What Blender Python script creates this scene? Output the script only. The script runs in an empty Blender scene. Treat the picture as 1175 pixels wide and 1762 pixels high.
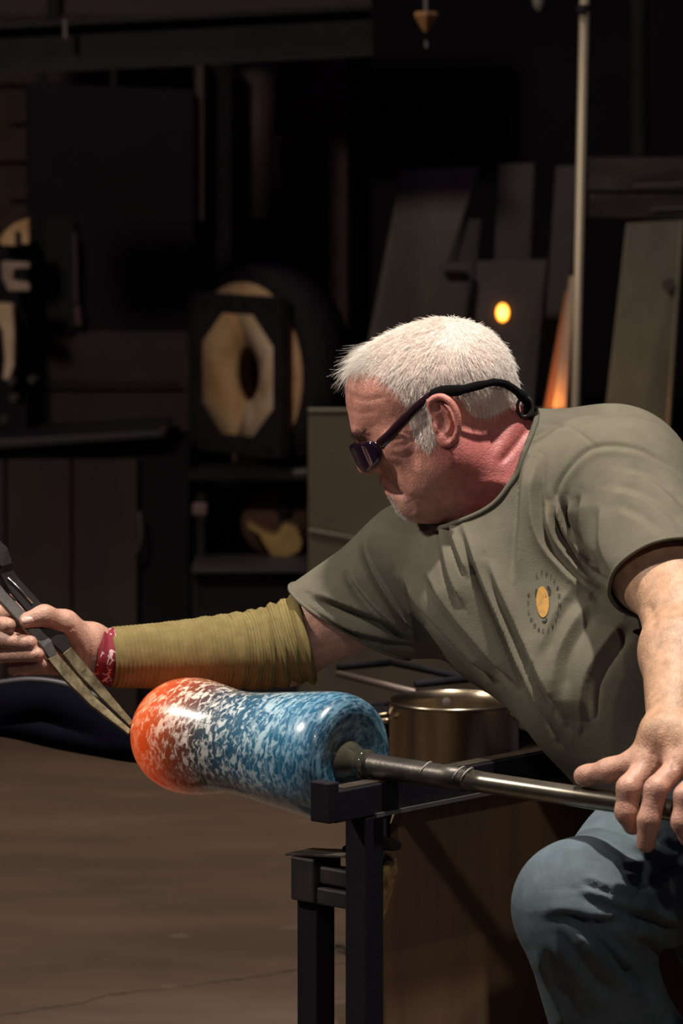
import bpy, bmesh, math, random
import numpy as np
from mathutils import Vector, Matrix
from mathutils.bvhtree import BVHTree
random.seed(7); rng = np.random.default_rng(7)
SC = bpy.context.scene
COL = SC.collection

# ------------------------------------------------------------------ camera
FPX = 7000.0; PITCH = math.atan(731 / 7000)
CAM = np.array([0.0, -5.0, 1.5])
FW = np.array([0, math.cos(PITCH), -math.sin(PITCH)]); UP = np.array([0, math.sin(PITCH), math.cos(PITCH)]); RT = np.array([1.0, 0, 0])
cd = bpy.data.cameras.new('camera'); cam = bpy.data.objects.new('camera', cd); COL.objects.link(cam)
cd.sensor_fit = 'VERTICAL'; cd.sensor_height = 36; cd.lens = FPX / 1762 * 36
cam.location = CAM; cam.rotation_euler = (math.pi / 2 - PITCH, 0, 0)
cd.clip_start = .05; cd.clip_end = 60
cd.dof.use_dof = True; cd.dof.focus_distance = 5.1; cd.dof.aperture_fstop = 7.5
SC.camera = cam
# ------------------------------------------------------------------ world
w = bpy.data.worlds.new('world'); SC.world = w; w.use_nodes = True
w.node_tree.nodes['Background'].inputs[0].default_value = (.48, .33, .82, 1)
w.node_tree.nodes['Background'].inputs[1].default_value = .062
# ------------------------------------------------------------------ lights (stage spots over the audience side, plus one added front fill)
def spot(name, loc, target, power, color, size=45, blend=.5, radius=.12):
    l = bpy.data.lights.new(name, 'SPOT'); l.energy = power; l.color = color
    l.spot_size = math.radians(size); l.spot_blend = blend; l.shadow_soft_size = radius
    o = bpy.data.objects.new(name, l); COL.objects.link(o); o.location = loc
    o.rotation_euler = (Vector(target) - Vector(loc)).to_track_quat('-Z', 'Y').to_euler()
    return o
spot('key_spot', (.38, -.42, 4.35), (.20, .15, .75), 800, (1, .91, .80), 38, .7, .06)
spot('side_spot', (-2.35, -.15, 2.95), (.0, .2, .95), 270, (1, .89, .78), 34, .7, .06)
spot('floor_spot', (-.9, 2.2, 4.2), (-.45, 2.6, 0), 470, (1, .80, .60), 58, .9, .3)
spot('back_spot', (-1.8, .2, 3.6), (.1, 4.7, .9), 250, (1, .80, .62), 48, .8, .2)
spot('front_fill_spot', (.75, -3.6, 3.0), (.3, .1, .5), 72, (1, .86, .70), 30, .8, .08)  # added fill from the camera side, brightens the board and jeans
vs = SC.view_settings
vs.view_transform = 'Standard'; vs.look = 'None'; vs.gamma = 1; vs.use_curve_mapping = False; vs.exposure = 0.1

# ------------------------------------------------------------------ pixel -> point on the plane y (metres)
def P(px, py, y):
    d = RT * (px - 587.5) / FPX + UP * (881 - py) / FPX + FW
    return CAM + d * ((y - CAM[1]) / d[1])
def pix(V):
    v = np.asarray(V) - CAM; z = v @ FW
    return 587.5 + FPX * (v @ RT) / z, 881 - FPX * (v @ UP) / z
def nrm(v): v = np.asarray(v, float); return v / np.linalg.norm(v)
def A(*v): return np.array(v, float)

# ------------------------------------------------------------------ materials
def M(name, c, rough=.6, metal=0., var=.0, vs_=8., c2=None, bump=0., bs=120., coat=0., emit=None, es=0., spec=.5, stretch=(1, 1, 1), attr=None, sss=0., detail=6., wave=None):
    m = bpy.data.materials.new(name); m.use_nodes = True
    nt = m.node_tree; b = nt.nodes['Principled BSDF']
    b.inputs['Roughness'].default_value = rough; b.inputs['Metallic'].default_value = metal
    b.inputs['Specular IOR Level'].default_value = spec
    if coat: b.inputs['Coat Weight'].default_value = coat; b.inputs['Coat Roughness'].default_value = .08
    if sss:
        b.inputs['Subsurface Weight'].default_value = sss; b.inputs['Subsurface Radius'].default_value = (.012, .005, .003); b.inputs['Subsurface Scale'].default_value = .5
    tc = nt.nodes.new('ShaderNodeTexCoord'); mp = nt.nodes.new('ShaderNodeMapping'); mp.inputs['Scale'].default_value = stretch
    nt.links.new(tc.outputs['Object'], mp.inputs['Vector'])
    col = None
    if attr:
        at = nt.nodes.new('ShaderNodeAttribute'); at.attribute_name = attr; col = at.outputs['Color']
    if var > 0 or c2:
        n = nt.nodes.new('ShaderNodeTexNoise'); n.inputs['Scale'].default_value = vs_; n.inputs['Detail'].default_value = detail; n.inputs['Roughness'].default_value = .62
        nt.links.new(mp.outputs[0], n.inputs['Vector'])
        if attr:
            rmp = nt.nodes.new('ShaderNodeMapRange'); rmp.inputs['From Min'].default_value = .3; rmp.inputs['From Max'].default_value = .7
            rmp.inputs['To Min'].default_value = 1 - var; rmp.inputs['To Max'].default_value = 1 + var
            nt.links.new(n.outputs[0], rmp.inputs[0])
            mx = nt.nodes.new('ShaderNodeVectorMath'); mx.operation = 'SCALE'
            nt.links.new(col, mx.inputs[0]); nt.links.new(rmp.outputs[0], mx.inputs['Scale']); col = mx.outputs[0]
        else:
            r = nt.nodes.new('ShaderNodeValToRGB'); e = r.color_ramp.elements
            e[0].position = .35; e[1].position = .66
            cc = c2 if c2 else tuple(x * (1 - var) for x in c)
            hi = c if c2 else tuple(min(1, x * (1 + var)) for x in c)
            e[0].color = (*cc, 1); e[1].color = (*hi, 1)
            nt.links.new(n.outputs[0], r.inputs[0]); col = r.outputs[0]
    if col is not None: nt.links.new(col, b.inputs['Base Color'])
    else: b.inputs['Base Color'].default_value = (*c, 1)
    if bump:
        n2 = nt.nodes.new('ShaderNodeTexNoise'); n2.inputs['Scale'].default_value = bs; n2.inputs['Detail'].default_value = 4
        nt.links.new(mp.outputs[0], n2.inputs['Vector'])
        bp = nt.nodes.new('ShaderNodeBump'); bp.inputs['Strength'].default_value = bump; bp.inputs['Distance'].default_value = .003
        nt.links.new(n2.outputs[0], bp.inputs['Height']); nt.links.new(bp.outputs[0], b.inputs['Normal'])
    if emit: b.inputs['Emission Color'].default_value = (*emit, 1); b.inputs['Emission Strength'].default_value = es
    return m

# ------------------------------------------------------------------ object helpers
def link(o, parent=None):
    COL.objects.link(o)
    if parent is not None:
        o.parent = parent
        o.matrix_parent_inverse = parent_world(parent).inverted()
    return o
def parent_world(p):
    m = Matrix.LocRotScale(p.location, p.rotation_euler, p.scale)
    if p.parent: m = parent_world(p.parent) @ p.matrix_parent_inverse @ m
    return m
def tag(o, label=None, cat=None, group=None, kind=None):
    if label: o['label'] = label
    if cat: o['category'] = cat
    if group: o['group'] = group
    if kind: o['kind'] = kind
    return o
def thing(name, loc, label, cat, group=None):
    o = bpy.data.objects.new(name, None); o.empty_display_size = .05; COL.objects.link(o); o.location = loc
    return tag(o, label, cat, group)
def mesh_obj(name, verts, faces, mat, parent=None, smooth=True, colors=None, uvs=None):
    me = bpy.data.meshes.new(name)
    verts = np.asarray(verts, np.float32)
    if isinstance(faces, np.ndarray):
        n = len(faces); k = faces.shape[1]
        me.vertices.add(len(verts)); me.vertices.foreach_set('co', verts.ravel())
        me.loops.add(n * k); me.loops.foreach_set('vertex_index', faces.astype(np.int32).ravel())
        me.polygons.add(n); me.polygons.foreach_set('loop_start', np.arange(0, n * k, k, dtype=np.int32)); me.polygons.foreach_set('loop_total', np.full(n, k, np.int32))
        me.update(calc_edges=True); me.validate()
    else:
        me.from_pydata([tuple(v) for v in verts], [], faces); me.update()
    if smooth: me.polygons.foreach_set('use_smooth', np.ones(len(me.polygons), bool))
    if colors is not None:
        ca = me.color_attributes.new('Col', 'FLOAT_COLOR', 'POINT')
        ca.data.foreach_set('color', np.c_[colors, np.ones(len(colors))].astype(np.float32).ravel())
    me.materials.append(mat)
    return link(bpy.data.objects.new(name, me), parent)

class MB:
    """collects boxes, bars, prisms and tubes into one mesh"""
    def __init__(s): s.v = []; s.f = []
    def poly(s, vs, fs):
        b = len(s.v); s.v += [tuple(map(float, v)) for v in vs]; s.f += [tuple(i + b for i in f) for f in fs]; return s
    def box(s, c, size, ax=None):
        c = np.asarray(c, float); ax = np.eye(3) if ax is None else np.asarray(ax, float)
        h = np.asarray(size, float) / 2
        vs = [c + ax[0] * x * h[0] + ax[1] * y * h[1] + ax[2] * z * h[2] for x in (-1, 1) for y in (-1, 1) for z in (-1, 1)]
        return s.poly(vs, [(0, 1, 3, 2), (4, 6, 7, 5), (0, 4, 5, 1), (2, 3, 7, 6), (0, 2, 6, 4), (1, 5, 7, 3)])
    def prism(s, outline, depth):
        """outline: 3d points of a planar polygon; extruded by the vector depth"""
        o = [np.asarray(p, float) for p in outline]; n = len(o); d = np.asarray(depth, float)
        return s.poly(o + [p + d for p in o], [tuple(range(n))[::-1], tuple(range(n, 2 * n))] + [(i, (i + 1) % n, n + (i + 1) % n, n + i) for i in range(n)])
    def tube(s, pts, rad, seg=10, cap=True, squash=None):
        pts = [np.asarray(p, float) for p in pts]; n = len(pts)
        rad = [rad] * n if np.isscalar(rad) else rad
        b = len(s.v); ref = None
        for i, p in enumerate(pts):
            t = nrm(pts[min(i + 1, n - 1)] - pts[max(i - 1, 0)])
            if ref is None: ref = nrm(np.cross(t, A(0, 0, 1) if abs(t[2]) < .9 else A(1, 0, 0)))
            ref = nrm(ref - t * (ref @ t)); bi = np.cross(t, ref)
            for k in range(seg):
                a = 2 * math.pi * k / seg
                off = ref * math.cos(a) * rad[i] + bi * math.sin(a) * rad[i]
                if squash is not None:
                    sd, sf = squash; sd = nrm(sd); off = off - sd * (off @ sd) * (1 - sf)
                s.v.append(tuple(p + off))
        for i in range(n - 1):
            for k in range(seg):
                k2 = (k + 1) % seg
                s.f.append((b + i * seg + k, b + i * seg + k2, b + (i + 1) * seg + k2, b + (i + 1) * seg + k))
        if cap:
            s.f.append(tuple(b + k for k in range(seg))[::-1]); s.f.append(tuple(b + (n - 1) * seg + k for k in range(seg)))
        return s
    def lathe(s, prof, o, ax, seg=48, ref=None):
        """prof: (along, radius) pairs about the axis ax through o"""
        o = np.asarray(o, float); ax = nrm(ax); e1 = nrm(np.cross(ax, A(0, 0, 1) if abs(ax[2]) < .9 else A(1, 0, 0))); e2 = np.cross(ax, e1)
        b = len(s.v); n = len(prof)
        for (t, r) in prof:
            for k in range(seg):
                a = 2 * math.pi * k / seg
                s.v.append(tuple(o + ax * t + (e1 * math.cos(a) + e2 * math.sin(a)) * max(r, 1e-5)))
        for i in range(n - 1):
            for k in range(seg):
                k2 = (k + 1) % seg
                s.f.append((b + i * seg + k, b + i * seg + k2, b + (i + 1) * seg + k2, b + (i + 1) * seg + k))
        return s
    def build(s, name, mat, parent=None, smooth=False, bevel=0., bseg=2):
        o = mesh_obj(name, s.v, s.f, mat, parent, smooth)
        bm = bmesh.new(); bm.from_mesh(o.data); bmesh.ops.remove_doubles(bm, verts=bm.verts, dist=1e-6) if smooth else None
        bmesh.ops.recalc_face_normals(bm, faces=bm.faces); bm.to_mesh(o.data); bm.free()
        if bevel:
            m = o.modifiers.new('bevel', 'BEVEL'); m.width = bevel; m.segments = bseg; m.limit_method = 'ANGLE'; m.angle_limit = math.radians(40)
        return o
def spline(pts, n=8):
    """Catmull-Rom through the points"""
    p = [np.asarray(q, float) for q in pts]; p = [2 * p[0] - p[1]] + p + [2 * p[-1] - p[-2]]; out = []
    for i in range(1, len(p) - 2):
        for k in range(n):
            t = k / n; a, b, c, d = p[i - 1:i + 3]
            out.append(.5 * (2 * b + (c - a) * t + (2 * a - 5 * b + 4 * c - d) * t * t + (3 * b - a - 3 * c + d) * t ** 3))
    out.append(p[-2]); return out

# ------------------------------------------------------------------ smooth implicit surfaces -> quads (naive surface nets)
def smin(a, b, k):
    h = np.maximum(k - np.abs(a - b), 0) / k
    return np.minimum(a, b) - h * h * k * .25
class Field:
    def __init__(s, lo, hi, h):
        s.lo = np.asarray(lo, float); s.h = h
        s.n = np.ceil((np.asarray(hi) - s.lo) / h).astype(int) + 1
        s.a = np.full(s.n, 1.0, np.float32)
        s.ax = [(s.lo[i] + np.arange(s.n[i]) * h).astype(np.float32) for i in range(3)]
    def region(s, lo, hi):
        i0 = np.clip(np.floor((lo - s.lo) / s.h).astype(int), 0, s.n); i1 = np.clip(np.ceil((hi - s.lo) / s.h).astype(int) + 1, 0, s.n)
        if (i1 <= i0).any(): return None, None
        sl = tuple(slice(i0[k], i1[k]) for k in range(3))
        return sl, (s.ax[0][sl[0]][:, None, None], s.ax[1][sl[1]][None, :, None], s.ax[2][sl[2]][None, None, :])
    def put(s, sl, d, k, sub):
        if sub: s.a[sl] = -smin(-s.a[sl], d, k)
        else: s.a[sl] = smin(s.a[sl], d, k)
    def cone(s, a, b, ra, rb, k=.01, sub=False):
        a = np.asarray(a, float); b = np.asarray(b, float); m = max(ra, rb) + k + 4 * s.h
        sl, g = s.region(np.minimum(a, b) - m, np.maximum(a, b) + m)
        if sl is None: return
        ab = b - a; L2 = max(ab @ ab, 1e-12)
        t = np.clip(((g[0] - a[0]) * ab[0] + (g[1] - a[1]) * ab[1] + (g[2] - a[2]) * ab[2]) / L2, 0, 1)
        d = np.sqrt((g[0] - a[0] - t * ab[0]) ** 2 + (g[1] - a[1] - t * ab[1]) ** 2 + (g[2] - a[2] - t * ab[2]) ** 2) - (ra + t * (rb - ra))
        s.put(sl, d, k, sub)
    def ell(s, c, ax, r, k=.01, sub=False):
        c = np.asarray(c, float); ax = np.asarray(ax, float); r = np.asarray(r, float)
        e = np.sqrt(((ax * r[:, None]) ** 2).sum(0)) + k + 4 * s.h
        sl, g = s.region(c - e, c + e)
        if sl is None: return
        q = [(g[0] - c[0]) * ax[i][0] + (g[1] - c[1]) * ax[i][1] + (g[2] - c[2]) * ax[i][2] for i in range(3)]
        k0 = np.sqrt((q[0] / r[0]) ** 2 + (q[1] / r[1]) ** 2 + (q[2] / r[2]) ** 2)
        k1 = np.sqrt((q[0] / r[0] ** 2) ** 2 + (q[1] / r[1] ** 2) ** 2 + (q[2] / r[2] ** 2) ** 2) + 1e-9
        s.put(sl, k0 * (k0 - 1) / k1, k, sub)
    def chain(s, pts, rad, k=.006, k0=None, sub=False):
        for i in range(len(pts) - 1):
            s.cone(pts[i], pts[i + 1], rad[i], rad[i + 1], (k0 if (i == 0 and k0) else k), sub)
    def nets(s):
        a = s.a; neg = a < 0
        n = np.array(a.shape) - 1
        cnt = np.zeros(n, np.int8)
        offs = [(x, y, z) for x in (0, 1) for y in (0, 1) for z in (0, 1)]
        for (x, y, z) in offs: cnt += neg[x:x + n[0], y:y + n[1], z:z + n[2]]
        act = np.argwhere((cnt > 0) & (cnt < 8))
        val = np.stack([a[act[:, 0] + x, act[:, 1] + y, act[:, 2] + z] for (x, y, z) in offs], 1)
        pos = np.zeros((len(act), 3)); num = np.zeros(len(act)); O = np.array(offs, float)
        for i in range(8):
            for j in range(i + 1, 8):
                if np.abs(O[i] - O[j]).sum() != 1: continue
                c = (val[:, i] < 0) != (val[:, j] < 0)
                t = val[c, i] / (val[c, i] - val[c, j])
                pos[c] += O[i] + t[:, None] * (O[j] - O[i]); num[c] += 1
        V = s.lo + (act + pos / num[:, None]) * s.h
        idx = np.full(n, -1, np.int32); idx[tuple(act.T)] = np.arange(len(act))
        Q = []
        for ax in range(3):
            sl0 = [slice(None)] * 3; sl1 = [slice(None)] * 3; sl0[ax] = slice(0, -1); sl1[ax] = slice(1, None)
            n0 = neg[tuple(sl0)]; n1 = neg[tuple(sl1)]
            e = np.argwhere(n0 != n1); u, v = [(1, 2), (2, 0), (0, 1)][ax]
            ok = (e[:, u] > 0) & (e[:, v] > 0) & (e[:, u] < n[u]) & (e[:, v] < n[v]); e = e[ok]
            inside = n0[tuple(e.T)]
            def cell(du, dv):
                c = e.copy(); c[:, u] -= du; c[:, v] -= dv; return idx[tuple(c.T)]
            q = np.stack([cell(1, 1), cell(0, 1), cell(0, 0), cell(1, 0)], 1)
            q[~inside] = q[~inside][:, ::-1]
            Q.append(q[(q >= 0).all(1)])
        return V, np.concatenate(Q)
def vnormals(V, Fq):
    n = np.cross(V[Fq[:, 2]] - V[Fq[:, 0]], V[Fq[:, 3]] - V[Fq[:, 1]])
    N = np.zeros_like(V)
    for k in range(4):
        for c in range(3): N[:, c] += np.bincount(Fq[:, k], n[:, c], len(V))
    return N / (np.linalg.norm(N, axis=1, keepdims=True) + 1e-12)
def relax(V, Fq, it=2, lam=.5):
    for _ in range(it):
        S_ = np.zeros_like(V); C_ = np.zeros(len(V))
        for k in range(4):
            for j in ((k + 1) % 4, (k + 3) % 4):
                for c in range(3): S_[:, c] += np.bincount(Fq[:, k], V[Fq[:, j], c], len(V))
                C_ += np.bincount(Fq[:, k], minlength=len(V))
        V = V + lam * (S_ / C_[:, None] - V)
    return V
def seg_dist2d(x, y, line):
    """distance in photo pixels to a polyline and the side-signed offset, plus how far along (0..1)"""
    best = np.full(x.shape, 1e9); al = np.zeros(x.shape); sg = np.zeros(x.shape)
    L = [math.dist(line[i], line[i + 1]) for i in range(len(line) - 1)]; T = sum(L); acc = 0
    for i in range(len(line) - 1):
        (ax, ay), (bx, by) = line[i], line[i + 1]; dx, dy = bx - ax, by - ay
        t = np.clip(((x - ax) * dx + (y - ay) * dy) / (L[i] ** 2), 0, 1)
        d = np.hypot(x - ax - t * dx, y - ay - t * dy); m = d < best
        best[m] = d[m]; al[m] = ((acc + t * L[i]) / T)[m]; sg[m] = np.sign((x - ax) * dy - (y - ay) * dx)[m]
        acc += L[i]
    return best, al, sg
def folds(V, Fq, strokes, facing=.0):
    """real relief on a cloth or skin surface: each stroke is a polyline (as seen from the front) with width px and height mm (negative = crease)"""
    N = vnormals(V, Fq); x, y = pix(V)
    view = nrm(CAM - V.mean(0)); front = np.clip((N @ view - facing) / .25, 0, 1)
    D = np.zeros(len(V))
    for st_ in strokes:
        line, wpx, mm = st_[:3]; side = st_[3] if len(st_) > 3 else 0
        ln = [tuple(p[:2]) for p in spline([A(*p, 0) for p in line], 6)] if len(line) > 2 else line
        lo = np.min(ln, 0) - 3 * wpx; hi = np.max(ln, 0) + 3 * wpx
        m = np.where((x > lo[0]) & (x < hi[0]) & (y > lo[1]) & (y < hi[1]) & (front > 0))[0]
        if not len(m): continue
        d, al, sg = seg_dist2d(x[m], y[m], ln)
        fade = np.clip(np.minimum(al, 1 - al) * 5 + .12, 0, 1)
        if side:      # an overlapping fold: a crisp crest with a trough tucked behind it on one side
            on = sg * side > 0
            prof = np.where(on, np.exp(-(d / (wpx * .55)) ** 1.3) - .75 * np.exp(-((d - wpx * 1.25) / (wpx * .75)) ** 2), np.exp(-(d / (wpx * 1.9)) ** 1.2))
        else: prof = np.exp(-(d / wpx) ** 2)
        D[m] += mm * .001 * prof * fade
    return V + N * (D * front)[:, None]
# ================================================================== THE SETTING
steel_dark = M('blackened_steel', (.020, .018, .023), .75, 0, c2=(.012, .011, .015), vs_=9, bump=.15, bs=60, spec=.15)
steel_grey = M('grey_steel', (.105, .098, .082), .55, .25, c2=(.050, .047, .042), vs_=5, bump=.1, bs=40)
steel_panel = M('dull_sheet_steel', (.125, .115, .092), .42, .45, c2=(.045, .040, .034), vs_=4, stretch=(1, 1, .35), bump=.1, bs=30)
door_grey = M('charcoal_door_steel', (.060, .056, .060), .6, .15, c2=(.042, .039, .043), vs_=6)
rust_brown = M('rusty_brown_steel', (.032, .020, .018), .8, c2=(.015, .010, .010), vs_=5, bump=.2, bs=50)
brick_m = M('dim_brown_brick', (.058, .035, .029), .9, c2=(.034, .021, .018), vs_=10, bump=.3, bs=70)
refr = M('cream_refractory', (.62, .45, .26), .9, c2=(.42, .25, .11), vs_=9, bump=.35, bs=60)
refr_pale = M('pale_refractory', (.66, .54, .42), .9, c2=(.50, .36, .22), vs_=12, bump=.3, bs=60)
hot_in = M('scorched_interior', (.14, .075, .035), .95, c2=(.05, .028, .015), vs_=8)
wall_m = M('dark_wall', (.014, .012, .016), .9, c2=(.009, .008, .012), vs_=2, spec=.1)
# floor: brown concrete with a crack and pale scuffs
fm = M('brown_concrete', (.118, .082, .058), .62, c2=(.072, .052, .038), vs_=2.6, bump=.25, bs=30, detail=9, stretch=(.55, 1.6, 1))
nt = fm.node_tree; bb = nt.nodes['Principled BSDF']; old = bb.inputs['Base Color'].links[0].from_socket
tcn = nt.nodes.new('ShaderNodeTexCoord'); mpn = nt.nodes.new('ShaderNodeMapping'); mpn.inputs['Scale'].default_value = (5, 9, 1); nt.links.new(tcn.outputs['Object'], mpn.inputs[0])
nz = nt.nodes.new('ShaderNodeTexNoise'); nz.inputs['Scale'].default_value = 1.6; nz.inputs['Detail'].default_value = 8; nt.links.new(mpn.outputs[0], nz.inputs['Vector'])
rp = nt.nodes.new('ShaderNodeValToRGB'); rp.color_ramp.elements[0].position = .66; rp.color_ramp.elements[1].position = .74; nt.links.new(nz.outputs[0], rp.inputs[0])
ml = nt.nodes.new('ShaderNodeMath'); ml.operation = 'MULTIPLY'; ml.inputs[1].default_value = .5; nt.links.new(rp.outputs[0], ml.inputs[0])
mx = nt.nodes.new('ShaderNodeMixRGB'); mx.inputs[2].default_value = (.20, .165, .13, 1); nt.links.new(ml.outputs[0], mx.inputs[0]); nt.links.new(old, mx.inputs[1]); nt.links.new(mx.outputs[0], bb.inputs['Base Color'])
# the slab is cut by one long crack: two slabs with a ragged recessed joint
crack = [P(-160, 1780, 1.2)]
cpx = [(-260, 1775), (-120, 1758), (0, 1747), (60, 1738), (100, 1732), (140, 1726), (165, 1718), (190, 1711), (235, 1706), (285, 1702), (330, 1697), (380, 1689), (420, 1684), (470, 1676), (520, 1668), (600, 1656), (720, 1640), (900, 1612), (1200, 1570), (1500, 1525)]
def PZ(px, py, z=0.):
    d = RT * (px - 587.5) / FPX + UP * (881 - py) / FPX + FW
    return CAM + d * ((z - CAM[2]) / d[2])
cl = [PZ(*p) for p in cpx]; cl = [A(-4, cl[0][1] - .6, 0)] + cl + [A(4, cl[-1][1] + .8, 0)]
cl2 = []
for i in range(len(cl) - 1):
    for k in range(4):
        q = cl[i] + (cl[i + 1] - cl[i]) * k / 4; q[1] += random.uniform(-.006, .006); cl2.append(q)
cl2.append(cl[-1])
wd = [.0016 + .0035 * abs(math.sin(i * 1.7)) * random.random() for i in range(len(cl2))]
near = [A(-4, -6, 0), A(4, -6, 0)] + [p - A(0, wd[i], 0) for i, p in enumerate(cl2)][::-1]
far = [p + A(0, wd[i], 0) for i, p in enumerate(cl2)] + [A(4, 5.9, 0), A(-4, 5.9, 0)]
fl = MB().prism(near, (0, 0, -.012)).prism(far, (0, 0, -.012)).build('floor', fm); tag(fl, 'brown concrete floor split by a thin dark crack', None, kind='structure')
bs_ = MB().box((0, -.05, -.022), (8, 11.9, .02)).build('floor_crack_bed', M('crack_dirt', (.012, .009, .008), .95), fl)
wl = MB().box((0, 5.95, 1.9), (8, .1, 4.2)).build('wall_back', wall_m); tag(wl, kind='structure')
wl2 = MB().box((-4.05, -.05, 1.9), (.1, 11.9, 4.2)).build('wall_left', wall_m); tag(wl2, kind='structure')
wl3 = MB().box((4.05, -.05, 1.9), (.1, 11.9, 4.2)).build('wall_right', wall_m); tag(wl3, kind='structure')

# ---- brown brick wall strips showing round the furnace hood, each course of blocks its own piece
def B(px, py, y=4.5): return P(px, py, y)
bw = MB().box((B(240, 700, 5.74)[0], 5.76, 1.25), (1.1, .1, 2.5)).build('wall_brick', brick_m); tag(bw, kind='structure')
bh, bl = .10, .21
x0, x1 = B(8, 0, 5.7)[0], B(478, 0, 5.7)[0]; r = 0; z = 1.0
brick_me = None
while z < 1.85:
    x = x0 - (bl / 2 if r % 2 else 0)
    while x < x1:
        if brick_me is None:
            bo = MB().box((0, 0, 0), (bl - .012, .03, bh - .012)).build('brick', brick_m, bw, bevel=.004); brick_me = bo.data
        else:
            bo = bo.copy(); COL.objects.link(bo)
        bo.location = Vector((x + bl / 2, 5.695 + random.uniform(0, .006), z + bh / 2)); bo.matrix_parent_inverse = Matrix.Identity(4)
        x += bl
    z += bh; r += 1

# ---- dark overhead beam with flange
t = thing('overhead_beam', B(200, 60, 3.9), 'dark steel beam running overhead across the top left', 'beam')
a, b = B(-60, 88, 3.9), B(640, 52, 3.9)
ax = nrm(b - a); axs = np.array([ax, A(0, 1, 0), nrm(np.cross(ax, A(0, 1, 0)))])
MB().box((a + b) / 2, (np.linalg.norm(b - a), .012, .10), axs).build('web', steel_dark, t)
MB().box((a + b) / 2 + axs[2] * .05, (np.linalg.norm(b - a), .09, .012), axs).build('top_flange', steel_dark, t)
MB().box((a + b) / 2 - axs[2] * .05, (np.linalg.norm(b - a), .09, .012), axs).build('bottom_flange', steel_dark, t)
MB().box(B(112, 50, 3.83), (.008, .01, .04)).build('hanger_bolt', steel_grey, t)
tr = thing('roof_panel', B(250, 5, 4.9), 'dim brown roof panel above the overhead beam', 'panel')
MB().box(B(300, -60, 4.9), (.95, .03, .24)).build('sheet', M('dim_purple_brown', (.045, .032, .034), .9), tr)
MB().box(B(92, 5, 4.86), (.03, .03, .2)).build('strut', steel_dark, tr)

# ---- big black furnace hood on the left
t = thing('furnace_hood', (B(190, 700, 5.00)[0], 5.20, .0), 'large black steel furnace housing on the left', 'furnace')
def bxpx(mb, x0, y0, x1, y1, y, dep):
    p, q = P(x0, y0, y), P(x1, y1, y)
    mb.prism([P(x0, y0, y), P(x1, y0, y), P(x1, y1, y), P(x0, y1, y)], (0, dep, 0)); return mb
hood_m = M('black_hood_steel', (.013, .0115, .017), .75, 0, c2=(.009, .008, .012), vs_=4, spec=.1)
m = MB().prism([P(44, 142, 4.9), P(190, 148, 4.9), P(335, 154, 4.9), P(338, 1208, 4.9), P(50, 1208, 4.9)], (0, .6, 0)); m.build('housing', hood_m, t, bevel=.01)
bxpx(MB(), 52, 570, 330, 745, 4.88, .02).build('side_panel', rust_brown, t, bevel=.004)
bxpx(MB(), 80, 378, 128, 572, 4.86, .03).build('vent_slot', M('slot_black', (.004, .004, .006), .9), t)
MB().tube([P(129, 400, 4.85), P(131, 520, 4.85)], .006, 8).build('slot_rail', M('worn_edge', (.09, .07, .08), .5, .5), t)
MB().tube([P(132, 525, 4.85), P(136, 560, 4.85)], .009, 8).build('latch', M('worn_latch', (.13, .09, .09), .5, .5), t)
for (xa, xb) in ((62, 78), (190, 200)): bxpx(MB(), xa, 90, xb, 150, 5., .05).build('hanger', steel_dark, t)
MB().tube([P(58, 660, 4.85), P(310, 660, 4.85)], .004, 6).build('seam', hood_m, t)
# ---- steel duct and flue beside the hood
t = thing('flue_duct', (B(375, 700, 4.95)[0], 4.95, 0), 'dim vertical flue duct standing right of the black furnace housing', 'duct')
duct_m = M('brown_duct', (.055, .042, .036), .7, .3, c2=(.030, .024, .022), vs_=6)
bxpx(MB(), 336, 100, 350, 380, 4.95, .1).build('edge_angle', M('pale_angle', (.05, .036, .030), .8), t)
bxpx(MB(), 352, 104, 398, 1194, 5.05, .1).build('duct_wall', hood_m, t)
MB().tube([P(440, 95, 5.25), P(440, 375, 5.25)], .048, 20).build('flue_pipe', duct_m, t, True)

# ---- workbench with the dark brown cabinet under it
t = thing('steel_counter', (B(130, 900, 4.52)[0], 4.72, 0), 'long dark counter with brown front panels at left', 'counter')
z_t = P(140, 748, 4.47)[2]
MB().prism([P(-40, 759, 4.42), P(285, 741, 4.42), P(285, 752, 4.42), P(-40, 775, 4.42)], (0, .42, 0)).build('countertop', M('counter_edge', (.030, .026, .034), .5, .3), t, bevel=.003)
MB().tube([P(278, 736, 4.42), P(281, 742, 4.42)], .007, 8).build('corner_knob', steel_grey, t)
cab = M('brown_cabinet_front', (.036, .023, .021), .8, 0, c2=(.018, .012, .013), vs_=5, stretch=(1, 1, .5), bump=.15, bs=30)
for (xa, xb) in ((-40, 8), (12, 122), (126, 236)): bxpx(MB(), xa, 790, xb, 1255, 4.46, .02).build('front_panel', cab, t, bevel=.003)
bxpx(MB(), -40, 775, 325, 1278, 4.49, .36).build('carcass', hood_m, t)
MB().tube(spline([P(240, 880, 4.44), P(241, 930, 4.43), P(232, 958, 4.44)], 4), .005, 8).build('pull_handle', steel_grey, t, True)

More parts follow.
